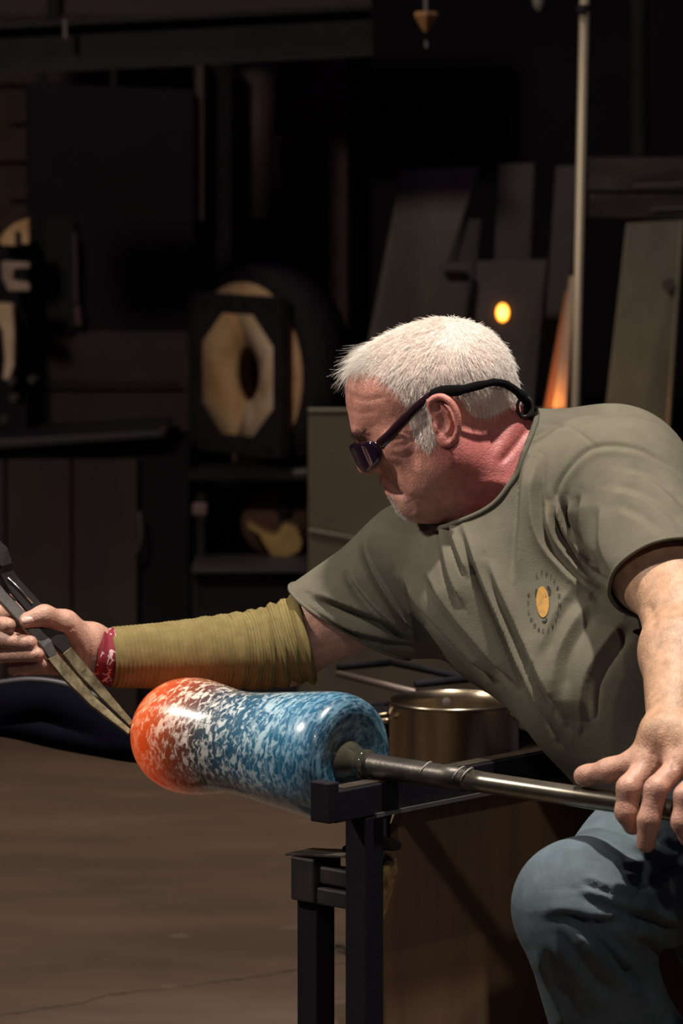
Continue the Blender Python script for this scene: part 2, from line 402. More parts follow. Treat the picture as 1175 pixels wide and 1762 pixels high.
# ---- furnace with a round mouth at the left edge of the view
t = thing('round_furnace', (B(-40, 700, 3.6)[0], 3.7, 0), 'round mouthed furnace with cream ring cut by the left edge', 'furnace')
m = MB(); o_ = P(52, 500, 4.65)
n_ = A(0, -1, 0)
def ring(mb, c, ax, r0, r1, th, seg=40): return mb.lathe([(0, r0), (0, r1), (th, r1), (th, r0), (0, r0)], c, ax, seg)
MB().prism([P(-3, 415, 4.6), P(8, 398, 4.6), P(25, 384, 4.6), P(50, 375, 4.6), P(50, 420, 4.6), P(38, 420, 4.6), P(36, 424, 4.6), P(2, 422, 4.6)], (0, .06, 0)).build('ring_top', refr, t, bevel=.004)
bxpx(MB(), 26, 398, 33, 425, 4.58, .02).build('ring_clip', steel_dark, t)
MB().prism([P(2, 450, 4.55), P(50, 452, 4.55), P(52, 462, 4.55), P(24, 463, 4.55), P(22, 482, 4.55), P(50, 487, 4.55), P(52, 501, 4.55), P(14, 501, 4.55), P(4, 480, 4.55)], (0, .05, 0)).build('bracket', M('pale_bracket', (.42, .33, .27), .7, c2=(.24, .18, .15), vs_=20), t, bevel=.004)
MB().prism([P(-10, 522, 4.6), P(22, 524, 4.6), P(25, 580, 4.6), P(24, 630, 4.6), P(16, 655, 4.6), P(4, 654, 4.6), P(8, 620, 4.6), P(4, 570, 4.6), P(-10, 545, 4.6)], (0, .08, 0)).build('ring_side', refr_pale, t, bevel=.006)
bxpx(MB(), -60, 400, 46, 738, 4.71, .14).build('housing', hood_m, t)
for (x, y) in ((18, 657), (54, 654), (22, 685), (5, 722)): MB().tube([P(x, y, 4.55), P(x + 6, y - 3, 4.57)], .010, 8).build('bolt', steel_grey, t)

# ---- glory hole: drum on a stand behind a split octagonal door
t = thing('glory_hole', (B(440, 1000, 4.70)[0], 4.70, 0), 'black steel reheating drum with cream octagonal door opening', 'furnace')
c0 = P(408, 645, 4.65); an = math.radians(50); n_ = A(-math.sin(an), -math.cos(an), 0); e_ = A(math.cos(an), -math.sin(an), 0)
K = 8.55 / 7000
MB().lathe([(.10, .105), (-.01, .11), (-.01, .217), (.045, .217)], c0 - n_ * .06 - e_ * .04, -n_, 48).build('refractory_face', refr, t, True)
MB().lathe([(.10, 0), (.10, .108)], c0 - n_ * .06 - e_ * .04, -n_, 32).build('chamber_back', hot_in, t, True)
MB().lathe([(.0, .215), (.0, .262), (.12, .262), (.12, 0)], c0 - n_ * .055 - e_ * .04, -n_, 48).build('drum', steel_dark, t, True)
fr = M('door_frame_steel', (.022, .019, .023), .65, .2, c2=(.014, .012, .015), vs_=9)
def D(a, b, dn=0.): return c0 + e_ * a + zz_ * b + n_ * dn
zz_ = A(0, 0, 1)
Hh, Wd, oh, ow = .190, .160, .145, .133
octo = [(-ow * .42, oh), (ow * .42, oh), (ow, oh * .5), (ow, -oh * .5), (ow * .42, -oh), (-ow * .42, -oh), (-ow, -oh * .5), (-ow, oh * .5)]
inn = [(.034 * math.cos(a) - .002, .060 * math.sin(a)) for a in np.linspace(0, 2 * math.pi, 24, endpoint=False)]
for s in (-1, 1):     # two door leaves: frame plate with half the octagon cut away, and the half brick with the mouth
    out = [(0, Hh), (s * Wd, Hh), (s * Wd, -Hh), (0, -Hh), (0, -oh), (s * ow * .42, -oh), (s * ow, -oh * .5), (s * ow, oh * .5), (s * ow * .42, oh), (0, oh)]
    lf_ = MB().prism([D(a + s * .001, b) for a, b in out], n_ * -.03).build('door_leaf', fr, t, bevel=.002)
    half = [(0, oh), (s * ow * .42, oh), (s * ow, oh * .5), (s * ow, -oh * .5), (s * ow * .42, -oh), (0, -oh)]
    mouth = [(s * .052 * math.cos(a), .070 * math.sin(a)) for a in np.linspace(-math.pi / 2, math.pi / 2, 13)]
    # funnel shaped brick: outer edge proud, mouth recessed
    vs2 = [D(a + s * .0008, b, -.004) for a, b in half] + [D(a + s * .0008, b, -.030) for a, b in mouth] + [D(a + s * .0008, b, -.052) for a, b in mouth]
    nh, nm_ = len(half), len(mouth); fs2 = []
    order = [0, 0, 0, 1, 1, 2, 2, 2, 3, 3, 4, 5, 5]
    for k in range(nm_ - 1):
        a_, b_ = nm_ - 1 - k, nm_ - 2 - k
        oa = int(round((nh - 1) * k / (nm_ - 1))); ob = int(round((nh - 1) * (k + 1) / (nm_ - 1)))
        fs2.append((oa, nh + a_, nh + b_)) if oa == ob else fs2.append((oa, nh + a_, nh + b_, ob))
        fs2.append((nh + a_, nh + nm_ + a_, nh + nm_ + b_, nh + b_))
    mb = MB().poly(vs2, fs2).build('door_brick', refr_pale if s > 0 else refr, lf_, True); md = mb.modifiers.new('s', 'SOLIDIFY'); md.thickness = .004
    for (a, b) in ((.12, .165), (.12, -.165), (.03, .17)): MB().lathe([(.006, 0), (.006, .007), (-.004, .007)], D(s * a, b, 0), n_, 10).build('bolt', steel_dark, lf_)
MB().tube([D(-.0, -.187, .008), D(-.0, -.206, .008)], .005, 8).build('door_catch', steel_grey, t)
for s in (-1,): MB().box(D(s * .187, -.03, -.02), (.035, .02, .45), np.array([e_, n_, zz_])).build('door_track', steel_dark, t, bevel=.003)
MB().box(c0 - n_ * .12 + A(0, 0, -.30), (.30, .2, .05), np.array([e_, n_, zz_])).build('cradle', steel_dark, t)
for (a, b) in ((-.12, -.05), (.12, -.05), (-.12, -.2), (.12, -.2)):
    p = c0 + e_ * a + n_ * b; MB().box((p[0], p[1], (p[2] - .28) / 2), (.05, .05, p[2] - .28), np.array([e_, n_, zz_])).build('stand_leg', steel_dark, t)
# small port below with a broken cream lump
t = thing('lower_port', (B(450, 1000, 4.40)[0], 4.45, 0), 'black box with a broken yellow refractory lump below the drum', 'furnace part')
bxpx(MB(), 330, 985, 528, 1286, 4.3, .2).build('base_box', steel_dark, t, bevel=.006)
bxpx(MB(), 330, 975, 528, 985, 4.25, .25).build('ledge', M('ledge_steel', (.05, .045, .055), .5, .4), t)
bxpx(MB(), 338, 815, 352, 975, 4.5, .03).build('upright', steel_dark, t)
bxpx(MB(), 325, 812, 528, 826, 4.45, .2).build('top_rail', steel_dark, t)
lm = MB().prism([P(423, 900, 4.46), P(436, 905, 4.46), P(458, 918, 4.46), P(476, 925, 4.46), P(484, 908, 4.46), P(495, 903, 4.46), P(513, 912, 4.46), P(521, 935, 4.46), P(516, 950, 4.46), P(496, 960, 4.46), P(472, 964, 4.46), P(462, 950, 4.46), P(445, 920, 4.46), P(430, 912, 4.46)], (0, .1, 0)).build('refractory_lump', M('yellow_refractory', (.40, .28, .10), .9, c2=(.26, .18, .08), vs_=25), t, bevel=.008)
MB().lathe([(0, 0), (0, .080), (.05, .085)], P(475, 900, 4.57), A(0, 1, 0), 30).build('port_back', M('brown_port', (.075, .038, .025), .9), t, True)
MB().box(P(344, 876, 4.4), (.035, .03, .03)).build('valve', M('valve_brown', (.12, .08, .085), .6), t, bevel=.006)
MB().tube([P(505, 815, 4.4), P(528, 812, 4.4)], .010, 8).build('gas_pipe', steel_grey, t)

# ---- grey annealing cabinet behind the man: stacked sheet panels with a joint
t = thing('annealing_cabinet', (B(680, 1100, 3.50)[0], 3.70, 0), 'grey sheet steel cabinet with a horizontal joint behind the man', 'cabinet')
gp = M('cabinet_sheet', (.090, .080, .060), .55, .2, c2=(.058, .050, .038), vs_=3.5, bump=.08, bs=30)
MB().prism([P(530, 706, 3.5), P(1000, 706, 3.5), P(1000, 908, 3.5), P(690, 938, 3.5), P(530, 908, 3.5)], (0, .02, 0)).build('upper_panel', gp, t, bevel=.002)
MB().prism([P(530, 914, 3.5), P(690, 944, 3.5), P(1000, 914, 3.5), P(1000, 1230, 3.5), P(530, 1230, 3.5)], (0, .02, 0)).build('lower_panel', gp, t, bevel=.002)
MB().box(P(765, 960, 3.58), (.55, .10, .50)).build('core', hood_m, t)
MB().tube([P(531, 911, 3.495), P(690, 941, 3.495)], .003, 6).build('joint_strip', M('pale_strip', (.15, .14, .12), .5, .4), t)
MB().tube([P(530, 706, 3.5), P(1000, 706, 3.5)], .005, 6).build('top_edge', gp, t)
for x in (545, 985):
    p = P(x, 1230, 3.6); MB().box((p[0], p[1], p[2] / 2), (.03, .03, p[2])).build('cabinet_leg', steel_dark, t)

# ---- sheet steel doors and plates leaning together at the back right
def plate(name, px4, y0, y1, mat, label, cat='metal sheet', th=.012, group=None, extra=None):
    """top edge at depth y1 (leaning back), bottom edge at y0; given by its four photo corners"""
    tl, tr_, br, bl_ = px4
    q = [P(*tl, y1), P(*tr_, y1), P(*br, y0), P(*bl_, y0)]
    # carry the sheet on down to the floor
    def down(a, b):
        d = (b - a); k = (0.0 - a[2]) / d[2] if abs(d[2]) > 1e-6 else 1
        return a + d * max(1, k)
    bl2, br2 = down(q[0], q[3]), down(q[1], q[2])
    t = thing(name, (bl2 + br2) / 2, label, cat, group)
    n = nrm(np.cross(q[1] - q[0], q[3] - q[0])); n = n if n[1] > 0 else -n
    MB().prism([q[0], q[1], br2, bl2], n * th).build('sheet', mat, t, bevel=.002)
    return t, q
plate('leaning_sheet', ((690, 292), (826, 286), (735, 560), (652, 560)), 4.40, 4.45, steel_panel, 'tall dull steel sheet leaning at the far left of the plates', th=.01)
plate('leaning_sheet', ((858, 282), (920, 280), (912, 460), (850, 460)), 4.50, 4.52, door_grey, 'narrow grey sheet standing behind the glowing peephole door', th=.01)
plate('leaning_sheet', ((748, 380), (828, 376), (812, 560), (738, 560)), 4.42, 4.46, M('blue_black_sheet', (.028, .026, .034), .6, .2), 'blue black sheet between the dull steel sheet and peephole door', th=.01)
t, q = plate('furnace_door', ((752, 452), (812, 450), (792, 640), (732, 640)), 4.25, 4.28, door_grey, 'narrow charcoal door panel left of the peephole door', 'door panel', .02)
MB().box(P(783, 470, 4.26), (.05, .02, .01)).build('handle_slot', hood_m, t)
t, q = plate('furnace_door', ((822, 448), (942, 446), (922, 660), (806, 640)), 4.20, 4.24, door_grey, 'charcoal furnace door with a glowing orange peephole', 'door panel', .025)
m_ = [P(806, 640, 3.83), P(822, 448, 3.93)]
MB().tube([P(815, 480, 4.22), P(800, 660, 4.19)], .006, 6).build('door_edge', hood_m, t)
glow = M('orange_glow', (.9, .3, .03), .6, emit=(1., .36, .035), es=3.2)
glow_c = M('yellow_glow', (1., .6, .1), .6, emit=(1., .60, .10), es=4.2)
pc = P(864.5, 538, 4.205); m = MB(); m.lathe([(0, 0), (0, .0172)], pc, A(0, -1, 0), 24); o = m.build('peephole', glow, t); o.scale = (1, 1, 1)
for v in o.data.vertices: v.co.x = pc[0] + (v.co.x - pc[0]) * .82; v.co.z = pc[2] + (v.co.z - pc[2]) * 1.2
m = MB().lathe([(0, 0), (0, .0125)], pc + A(0, -.003, 0), A(0, -1, 0), 24); o = m.build('peephole_core', glow_c, t)
for v in o.data.vertices: v.co.x = pc[0] + (v.co.x - pc[0]) * .8; v.co.z = pc[2] + (v.co.z - pc[2]) * 1.2
plate('leaning_sheet', ((957, 286), (995, 284), (985, 460), (945, 460)), 4.50, 4.53, door_grey, 'slim grey sheet just left of the upright pipe', th=.01)
t, q = plate('leaning_sheet', ((1078, 384), (1178, 378), (1150, 742), (1040, 724)), 3.80, 3.86, M('greenish_steel', (.20, .205, .150), .5, .3, c2=(.085, .075, .055), vs_=3.2, stretch=(1, 1, .5), bump=.1, bs=25), 'greenish grey steel sheet leaning at the right edge', th=.012)
MB().tube([P(1174, 382, 3.84), P(1149, 740, 3.79)], .005, 6).build('folded_edge', M('edge_steel', (.22, .22, .17), .4, .5), t)
MB().lathe([(.008, 0), (.008, .012), (0, .014)], P(1150, 490, 3.82), A(0, -1, 0), 14).build('rivet', steel_grey, t)
# horizontal hood across the top right
t = thing('exhaust_canopy', P(1070, 330, 3.95), 'wide grey sheet metal canopy across the right background', 'canopy')
bxpx(MB(), 1012, 272, 1200, 330, 3.95, .3).build('upper_band', M('canopy_sheet', (.085, .078, .068), .5, .4, c2=(.035, .032, .032), vs_=6, stretch=(1, 1, 3)), t, bevel=.004)
bxpx(MB(), 1015, 334, 1200, 376, 3.93, .3).build('lower_band', M('canopy_sheet_low', (.075, .072, .062), .45, .5, c2=(.03, .028, .028), vs_=6, stretch=(1, 1, 3)), t, bevel=.004)
for (xa, xb, yy_) in ((1090, 1175, 320), (1120, 1180, 362)): MB().tube([P(xa, yy_, 3.92), P(xb, yy_ - 4, 3.92)], .003, 6).build('rolled_edge', M('canopy_edge', (.25, .25, .22), .35, .7), t)
MB().tube([P(1100, 276, 4.1), P(1100, -40, 4.1)], .02, 10).build('hanger_rod', steel_dark, t)
# cream fire brick post with orange flame light beside it
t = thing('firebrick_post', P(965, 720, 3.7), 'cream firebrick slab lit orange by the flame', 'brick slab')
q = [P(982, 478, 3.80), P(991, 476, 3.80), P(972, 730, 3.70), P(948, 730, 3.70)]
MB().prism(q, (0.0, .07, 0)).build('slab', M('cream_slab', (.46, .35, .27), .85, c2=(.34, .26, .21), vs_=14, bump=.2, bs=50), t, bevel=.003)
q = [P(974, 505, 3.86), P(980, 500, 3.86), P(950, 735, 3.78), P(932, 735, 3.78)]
MB().prism(q, (0, .05, 0)).build('flame_lit_side', M('flame_lit_side', (.40, .16, .07), .9), t)  # the flame's orange light on the brick, painted in as this piece's colour
fl_ = thing('gas_flame', P(928, 722, 3.72), 'small yellow orange gas flame behind the neck strap', 'flame')
MB().tube(spline([P(912, 716, 3.70), P(926, 712, 3.70), P(945, 716, 3.71), P(968, 716, 3.72)], 5), [.0045, .006, .007, .008, .0085, .0085, .0085, .008, .008, .007, .007, .006, .005, .004, .003, .002], 10).build('flame', glow, fl_, True)
MB().tube(spline([P(911, 715, 3.69), P(922, 711, 3.69), P(934, 714, 3.695)], 5), [.003, .005, .0055, .006, .006, .006, .0055, .005, .004, .003, .002], 10).build('flame_core', glow_c, fl_, True)
pl = bpy.data.lights.new('flame_light', 'POINT'); pl.energy = .45; pl.color = (1, .32, .05); pl.shadow_soft_size = .03
po = bpy.data.objects.new('flame_light', pl); COL.objects.link(po); po.location = P(935, 690, 3.68); 
# support below the flame and firebrick: a burner table hidden behind the man
t = thing('burner_table', (B(960, 760, 3.75)[0], 3.75, 0), 'dark burner table carrying firebrick and flame behind the man', 'table')
zt = P(960, 728, 3.72)[2] - .006
MB().box((P(935, 700, 3.78)[0], 3.78, zt - .012), (.17, .26, .024)).build('top', steel_dark, t)
for sx in (-1, 1):
    for sy in (-1, 1): MB().box((P(935, 700, 3.78)[0] + sx * .068, 3.78 + sy * .11, (zt - .024) / 2), (.03, .03, zt - .024)).build('leg', steel_dark, t)

# ---- upright pale pipe
t = thing('upright_pipe', (P(990, 760, 3.2)[0], 3.2, 0), 'slim pale grey upright pipe right of the peephole door', 'pipe')
a, b = P(1006, -30, 3.2), P(990, 740, 3.2); d_ = (b - a) / (b[2] - a[2]); b0 = a + d_ * (0 - a[2])
MB().tube([a, b0], .0095, 14).build('tube', M('pale_pipe', (.36, .33, .26), .45, .3), t, True)
MB().tube([P(1003, 8, 3.19), P(1003, 20, 3.19)], .013, 12).build('clamp', steel_dark, t)
MB().box((b0[0], b0[1], .006), (.12, .12, .012)).build('foot_plate', steel_dark, t)
# ---- orange pendant cone on a cord, and a hanging grey float
t = thing('pendant_cone', P(733, 80, 3.4), 'small orange cone hanging point down from a cord', 'pendant')
org = M('dull_orange', (.22, .115, .045), .7)
MB().lathe([(0, 0), (0, .020), (.006, .0245), (.012, .022), (.03, .012), (.042, .004), (.044, 0)], P(733, 20, 3.4), A(0, 0, -1), 4).build('cone', org, t)
MB().tube([P(732, -40, 3.4), P(733, 22, 3.4)], .0045, 8).build('cord', M('grey_cord', (.10, .09, .10), .8), t)
MB().tube([P(733, 70, 3.4), P(734, 82, 3.4)], .003, 8).build('tip', M('grey_tip', (.12, .12, .13), .5), t)
t = thing('hanging_weight', P(927, 15, 3.4), 'pale grey rounded weight hanging at the top edge', 'weight')
MB().lathe([(-.06, .010), (-.02, .014), (.005, .013), (.018, .009), (.024, 0)], P(927, 0, 3.4), A(0, 0, -1), 20).build('weight', M('pale_grey', (.17, .16, .16), .6), t, True)

# ---- dark dished tray on a stand at the left, just behind the jacks
t = thing('catch_tray', (-.55, .85, 0), 'black dished tray with pale rim behind the jacks', 'tray')
ty = .75
rimp = spline([P(-190, 1262, ty), P(-130, 1215, ty), P(-40, 1184, ty), (P(10, 1174, ty) + P(10, 1174, ty)) / 2, P(55, 1170, ty), P(105, 1176, ty), P(150, 1192, ty), P(200, 1215, ty), P(255, 1250, ty), P(300, 1300, ty)], 6)
botp = spline([P(300, 1312, ty), P(235, 1313, ty), P(170, 1303, ty), P(90, 1288, ty), P(0, 1268, ty), P(-100, 1266, ty), P(-190, 1270, ty)], 6)
outl = rimp + botp
dkn = M('navy_black_steel', (.004, .004, .009), .9, 0, spec=.04)
c_ = np.mean(outl, 0); n = len(outl); vs2 = []
for (k, dy) in ((1., 0), (.97, -.004), (.6, -.010), (.02, -.012)): vs2 += [c_ + (p - c_) * k + A(0, dy, 0) for p in outl]
MB().poly(vs2 , [(r * n + k, r * n + (k + 1) % n, (r + 1) * n + (k + 1) % n, (r + 1) * n + k) for r in range(3) for k in range(n)]).build('dish', dkn, t, True).modifiers.new('s', 'SOLIDIFY').thickness = .006
MB().tube(rimp[6:40], .005, 8).build('rim', M('worn_rim', (.060, .056, .062), .5, .4), t, True)
p_ = P(-150, 1255, ty + .1); MB().tube([p_, A(p_[0], p_[1], .01)], .018, 12).build('stand_post', steel_dark, t, True)
MB().box((p_[0], p_[1], .008), (.3, .3, .016)).build('stand_foot', steel_dark, t)
MB().tube([p_, P(60, 1250, ty + .085)], .012, 10).build('stand_arm', steel_dark, t, True)

# ================================================================== BENCH, TOOLS, GLASS
rail_d = A(.67, .742, 0); rail_d = nrm(rail_d); pipe_d = A(rail_d[1], -rail_d[0], 0); zu = A(0, 0, 1)
RX = P(655, 1340, -.03)
BAX = np.array([rail_d, pipe_d, zu])          # along the rail (backwards), towards the man, up
def R_(s, p=0., z=0.): return RX + rail_d * s + pipe_d * p + zu * z
bench = thing('glassblowing_bench', (R_(.35, .3)[0], R_(.35, .3)[1], 0), 'black steel glassblowing bench with rails and scorched plywood shield', 'bench')
rail_m = M('rail_steel', (.010, .009, .014), .65, 0, c2=(.007, .0065, .010), vs_=14, bump=.12, bs=90, spec=.2)
rail_top = M('worn_rail_top', (.17, .14, .11), .38, .7, c2=(.085, .07, .058), vs_=30, stretch=(1, 1, 1))
for k, p0 in enumerate((0., .64)):
    rl = MB().box(R_(.375, p0, -.0215), (.95, .030, .039), BAX).build('rail', rail_m, bench, bevel=.002)
    MB().box(R_(.385, p0, -.001), (.93, .022, .002), BAX).build('wear_strip', rail_top, rl)
    MB().box(R_(-.103, p0, -.015), (.018, .032, .050), BAX).build('end_stop', rail_m, rl, bevel=.002)
    MB().box(R_(.40, p0 + .018, -.040), (.86, .004, .005), BAX).build('lower_lip', M('lip_steel', (.22, .20, .20), .3, .7), rl)
    for s in (-.028, .78):
        c = R_(s, p0 - .002); zt = RX[2] - .041
        MB().box((c[0], c[1], zt / 2), (.034, .034, zt), BAX).build('rail_leg', rail_m, bench, bevel=.002)
# plywood heat shield under the far rail, its front top corner broken away
ply = M('plywood', (.23, .135, .072), .75, c2=(.125, .072, .042), vs_=9, stretch=(1, 1, .14), bump=.15, bs=60, detail=9)
def S_(s, z): return R_(s, -.012) * A(1, 1, 0) + zu * z
zr = RX[2] - .045
out = [(.012, .03), (.012, zr - .085), (.030, zr - .080), (.036, zr - .055), (.048, zr - .045), (.046, zr - .02), (.055, zr), (.76, zr), (.76, .03)]
MB().prism([S_(*q) for q in out], -pipe_d * .014).build('plywood_shield', ply, bench, bevel=.001)
chip = M('raw_splintered_wood', (.55, .38, .16), .85, c2=(.14, .08, .035), vs_=60, bump=.5, bs=150)
out = [(.008, zr - .135), (.006, zr - .085), (.016, zr - .075), (.030, zr - .066), (.042, zr - .062), (.046, zr - .078), (.036, zr - .10), (.024, zr - .125), (.014, zr - .142)]
MB().prism([S_(*q) + pipe_d * .002 for q in out], -pipe_d * .008).build('splintered_corner', chip, bench, bevel=.0015)
# outer foot with a clamped cross bar, left of the rail leg
ob = R_(-.015, -.095); zc = P(545, 1468, ob[1])[2]
MB().box((ob[0], ob[1], (zc - .02) / 2), (.034, .034, zc - .02), BAX).build('outer_leg', rail_m, bench, bevel=.002)
brk = M('bracket_steel', (.050, .045, .045), .5, .4, c2=(.030, .027, .028), vs_=15, bump=.15, bs=80)
MB().box(ob + zu * (zc - .030 - ob[2]), (.052, .040, .056), BAX).build('clamp_block', brk, bench, bevel=.003)
MB().box(R_(-.022, -.055) * A(1, 1, 0) + zu * (zc - .022), (.024, .12, .022), BAX).build('cross_bar', brk, bench, bevel=.003)
MB().box(R_(-.022, -.055) * A(1, 1, 0) + zu * (zc - .048), (.030, .12, .022), BAX).build('cross_bar', brk, bench, bevel=.003)
t1 = nrm(pipe_d + zu * .1); MB().box(ob * A(1, 1, 0) + zu * (zc + .004) + pipe_d * .03, (.05, .12, .003), np.array([rail_d, t1, nrm(np.cross(rail_d, t1))])).build('loose_plate', M('bright_plate', (.30, .26, .23), .3, .8, c2=(.12, .10, .09), vs_=30), bench, bevel=.0006)
MB().tube(spline([ob * A(1, 1, 0) + zu * (zc + .006) + pipe_d * .03 + rail_d * .02, ob * A(1, 1, 0) + zu * (zc + .020) + pipe_d * .08 + rail_d * .02, ob * A(1, 1, 0) + zu * (zc + .022) + pipe_d * .12 + rail_d * .02], 4), [.004, .006, .007, .008, .009, .009, .009, .008, .006], 8).build('rag_wad', M('charred_rag', (.02, .016, .015), .95, bump=.5, bs=120), bench, True)
# seat across the back between the rails
MB().box(R_(.62, .32) * A(1, 1, 0) + zu * .43, (.34, .66, .035), BAX).build('seat', M('seat_wood', (.09, .055, .03), .6, c2=(.055, .034, .02), vs_=8, stretch=(.2, 1, 1)), bench, bevel=.004)
for s in (.50, .74): MB().box(R_(s, .32) * A(1, 1, 0) + zu * .395, (.034, .66, .034), BAX).build('seat_bearer', rail_m, bench)
# small twig on the floor by the leg
q0, q1 = PZ(578, 1636), PZ(602, 1644); tw = MB().tube([q0 + zu * .008, (q0 + q1) / 2 + zu * .012, q1 + zu * .005], .004, 6).build('floor_stick', M('dark_stick', (.03, .022, .02), .8)); tag(tw, 'short dark stick lying on the floor behind the bench leg', 'stick')

# ---- blowpipe
pz = zu * .0145
def Q0(s): return RX + pipe_d * s + pz
bp = thing('blowpipe', Q0(0), 'long steel blowpipe resting on the bench rail under his hand', 'blowpipe')
pm = M('worn_pipe_steel', (.115, .105, .092), .42, .75, c2=(.055, .050, .046), vs_=22, bump=.2, bs=100)
nt = pm.node_tree; b_ = nt.nodes['Principled BSDF']
MB().tube([Q0(-.10), Q0(-.035), Q0(.10), Q0(.14)], [.0150, .0155, .0148, .0142], 24).build('head', pm, bp, True)
MB().tube([Q0(.14), Q0(.17), Q0(1.05)], [.0140, .0128, .0118], 24).build('shaft', M('polished_pipe_steel', (.33, .30, .24), .27, .9, c2=(.20, .18, .14), vs_=18), bp, True)
# pale scuffed wraps on the head
scf = M('pale_scuff', (.30, .28, .25), .6, .3)
for s in (.075, .128, .141): MB().tube(spline([Q0(s + .006 * math.sin(a * 1.3)) + (zu * math.sin(a) - rail_d * math.cos(a)) * (.0152) for a in np.linspace(.1, 2.2, 7)], 3), [.0004] * 3 + [.0012] * 13 + [.0004] * 3, 6).build('scuff', scf, bp, True)

# ---- the blown glass
gl = thing('glass_vessel', Q0(-.2), 'blue and white flecked blown glass with glowing orange end on the blowpipe', 'glass vessel')
ga = -pipe_d; g0 = Q0(-.045) + zu * .004
prof = [(.016, .0150), (.013, .022), (.0085, .034), (.004, .046), (.001, .058), (.0015, .066), (.006, .0735), (.014, .0785), (.028, .0815), (.045, .0815), (.07, .0790), (.10, .0755), (.135, .0715), (.165, .0680), (.19, .0665), (.205, .0665), (.222, .0685), (.24, .0715), (.26, .0745), (.28, .0755), (.30, .0735), (.318, .0680), (.333, .0590), (.344, .0480), (.352, .034), (.3565, .018), (.358, .0)]
pr = [tuple(p[:2]) for p in spline([A(a, b, 0) for a, b in prof], 4)]
def lathe_local(prof, seg):
    V = []; F_ = []
    for (t, r) in prof:
        for k in range(seg):
            a = 2 * math.pi * k / seg; V.append((max(r, 1e-5) * math.cos(a), max(r, 1e-5) * math.sin(a), t))
    for i in range(len(prof) - 1):
        for k in range(seg): F_.append((i * seg + k, i * seg + (k + 1) % seg, (i + 1) * seg + (k + 1) % seg, (i + 1) * seg + k))
    return V, np.array(F_)
V, F_ = lathe_local(pr, 96)
gm = bpy.data.materials.new('flecked_glass'); gm.use_nodes = True; nt = gm.node_tree; L = nt.links.new; b_ = nt.nodes['Principled BSDF']
def N(t, **kw):
    n = nt.nodes.new(t)
    for k, v in kw.items(): setattr(n, k, v)
    return n
def mth(op, a, b=None, c=None):
    n = N('ShaderNodeMath', operation=op)
    for i, v in enumerate((a, b, c)):
        if v is None: continue
        if isinstance(v, (int, float)): n.inputs[i].default_value = v
        else: L(v, n.inputs[i])
    return n.outputs[0]
def ramp(fac, els, interp='LINEAR'):
    n = N('ShaderNodeValToRGB'); L(fac, n.inputs[0]); cr = n.color_ramp; cr.interpolation = interp
    while len(cr.elements) < len(els): cr.elements.new(.5)
    for e, (p, c) in zip(cr.elements, els): e.position = p; e.color = (*c, 1)
    return n.outputs[0]
tcn = N('ShaderNodeTexCoord'); sp = N('ShaderNodeSeparateXYZ'); L(tcn.outputs['Object'], sp.inputs[0])
along = mth('DIVIDE', sp.outputs[2], .358)
ang = mth('ARCTAN2', sp.outputs[1], sp.outputs[0])
# swirl the flecks round the axis: cylinder coordinates with a twist near the shoulder
cyl = N('ShaderNodeCombineXYZ'); 
rad = mth('SQRT', mth('ADD', mth('MULTIPLY', sp.outputs[0], sp.outputs[0]), mth('MULTIPLY', sp.outputs[1], sp.outputs[1])))
tw = mth('ADD', ang, mth('MULTIPLY', along, 1.2))
L(mth('MULTIPLY', mth('COSINE', tw), .075), cyl.inputs[0]); L(mth('MULTIPLY', mth('SINE', tw), .075), cyl.inputs[1])
L(mth('ADD', sp.outputs[2], mth('MULTIPLY', rad, .9)), cyl.inputs[2])
mp_ = N('ShaderNodeMapping'); mp_.inputs['Scale'].default_value = (.62, .62, 1.0); L(cyl.outputs[0], mp_.inputs[0])
nz = N('ShaderNodeTexNoise'); nz.inputs['Scale'].default_value = 150; nz.inputs['Detail'].default_value = 5; nz.inputs['Roughness'].default_value = .6; nz.inputs['Distortion'].default_value = .6; L(mp_.outputs[0], nz.inputs['Vector'])
nz2 = N('ShaderNodeTexNoise'); nz2.inputs['Scale'].default_value = 30; nz2.inputs['Detail'].default_value = 3; L(mp_.outputs[0], nz2.inputs['Vector'])
fk = mth('ADD', nz.outputs[0], mth('MULTIPLY', mth('SUBTRACT', nz2.outputs[0], .5), .35))
fleck = ramp(fk, [(.47, (0, 0, 0)), (.60, (.9, .9, .9))])
# fewer flecks on the very end
amt = ramp(along, [(0., (.35,) * 3), (.10, (.6,) * 3), (.22, (1,) * 3), (.80, (1,) * 3), (.90, (.55,) * 3), (.97, (.08,) * 3)])
ff = mth('MULTIPLY', fleck, amt)
basec = ramp(along, [(0., (.010, .050, .095)), (.08, (.018, .115, .215)), (.25, (.026, .135, .245)), (.45, (.030, .095, .155)), (.58, (.045, .060, .075)), (.68, (.16, .055, .030)), (.80, (.46, .075, .018)), (1., (.62, .075, .012))])
flc = ramp(along, [(0., (.30, .48, .60)), (.2, (.42, .62, .72)), (.45, (.60, .68, .70)), (.65, (.78, .70, .62)), (.82, (.85, .52, .34)), (1., (.80, .25, .08))])
mp3 = N('ShaderNodeMapping'); mp3.inputs['Scale'].default_value = (.10, .10, 1.); L(cyl.outputs[0], mp3.inputs[0])
nz3 = N('ShaderNodeTexNoise'); nz3.inputs['Scale'].default_value = 210; nz3.inputs['Detail'].default_value = 3; L(mp3.outputs[0], nz3.inputs['Vector'])
streak = mth('MULTIPLY', ramp(nz3.outputs[0], [(.48, (0, 0, 0)), (.66, (1, 1, 1))]), ramp(along, [(.0, (.5,) * 3), (.22, (.45,) * 3), (.42, (0,) * 3)]))
bs2 = N('ShaderNodeMixRGB'); L(streak, bs2.inputs[0]); L(basec, bs2.inputs[1]); bs2.inputs[2].default_value = (.22, .46, .62, 1); basec = bs2.outputs[0]
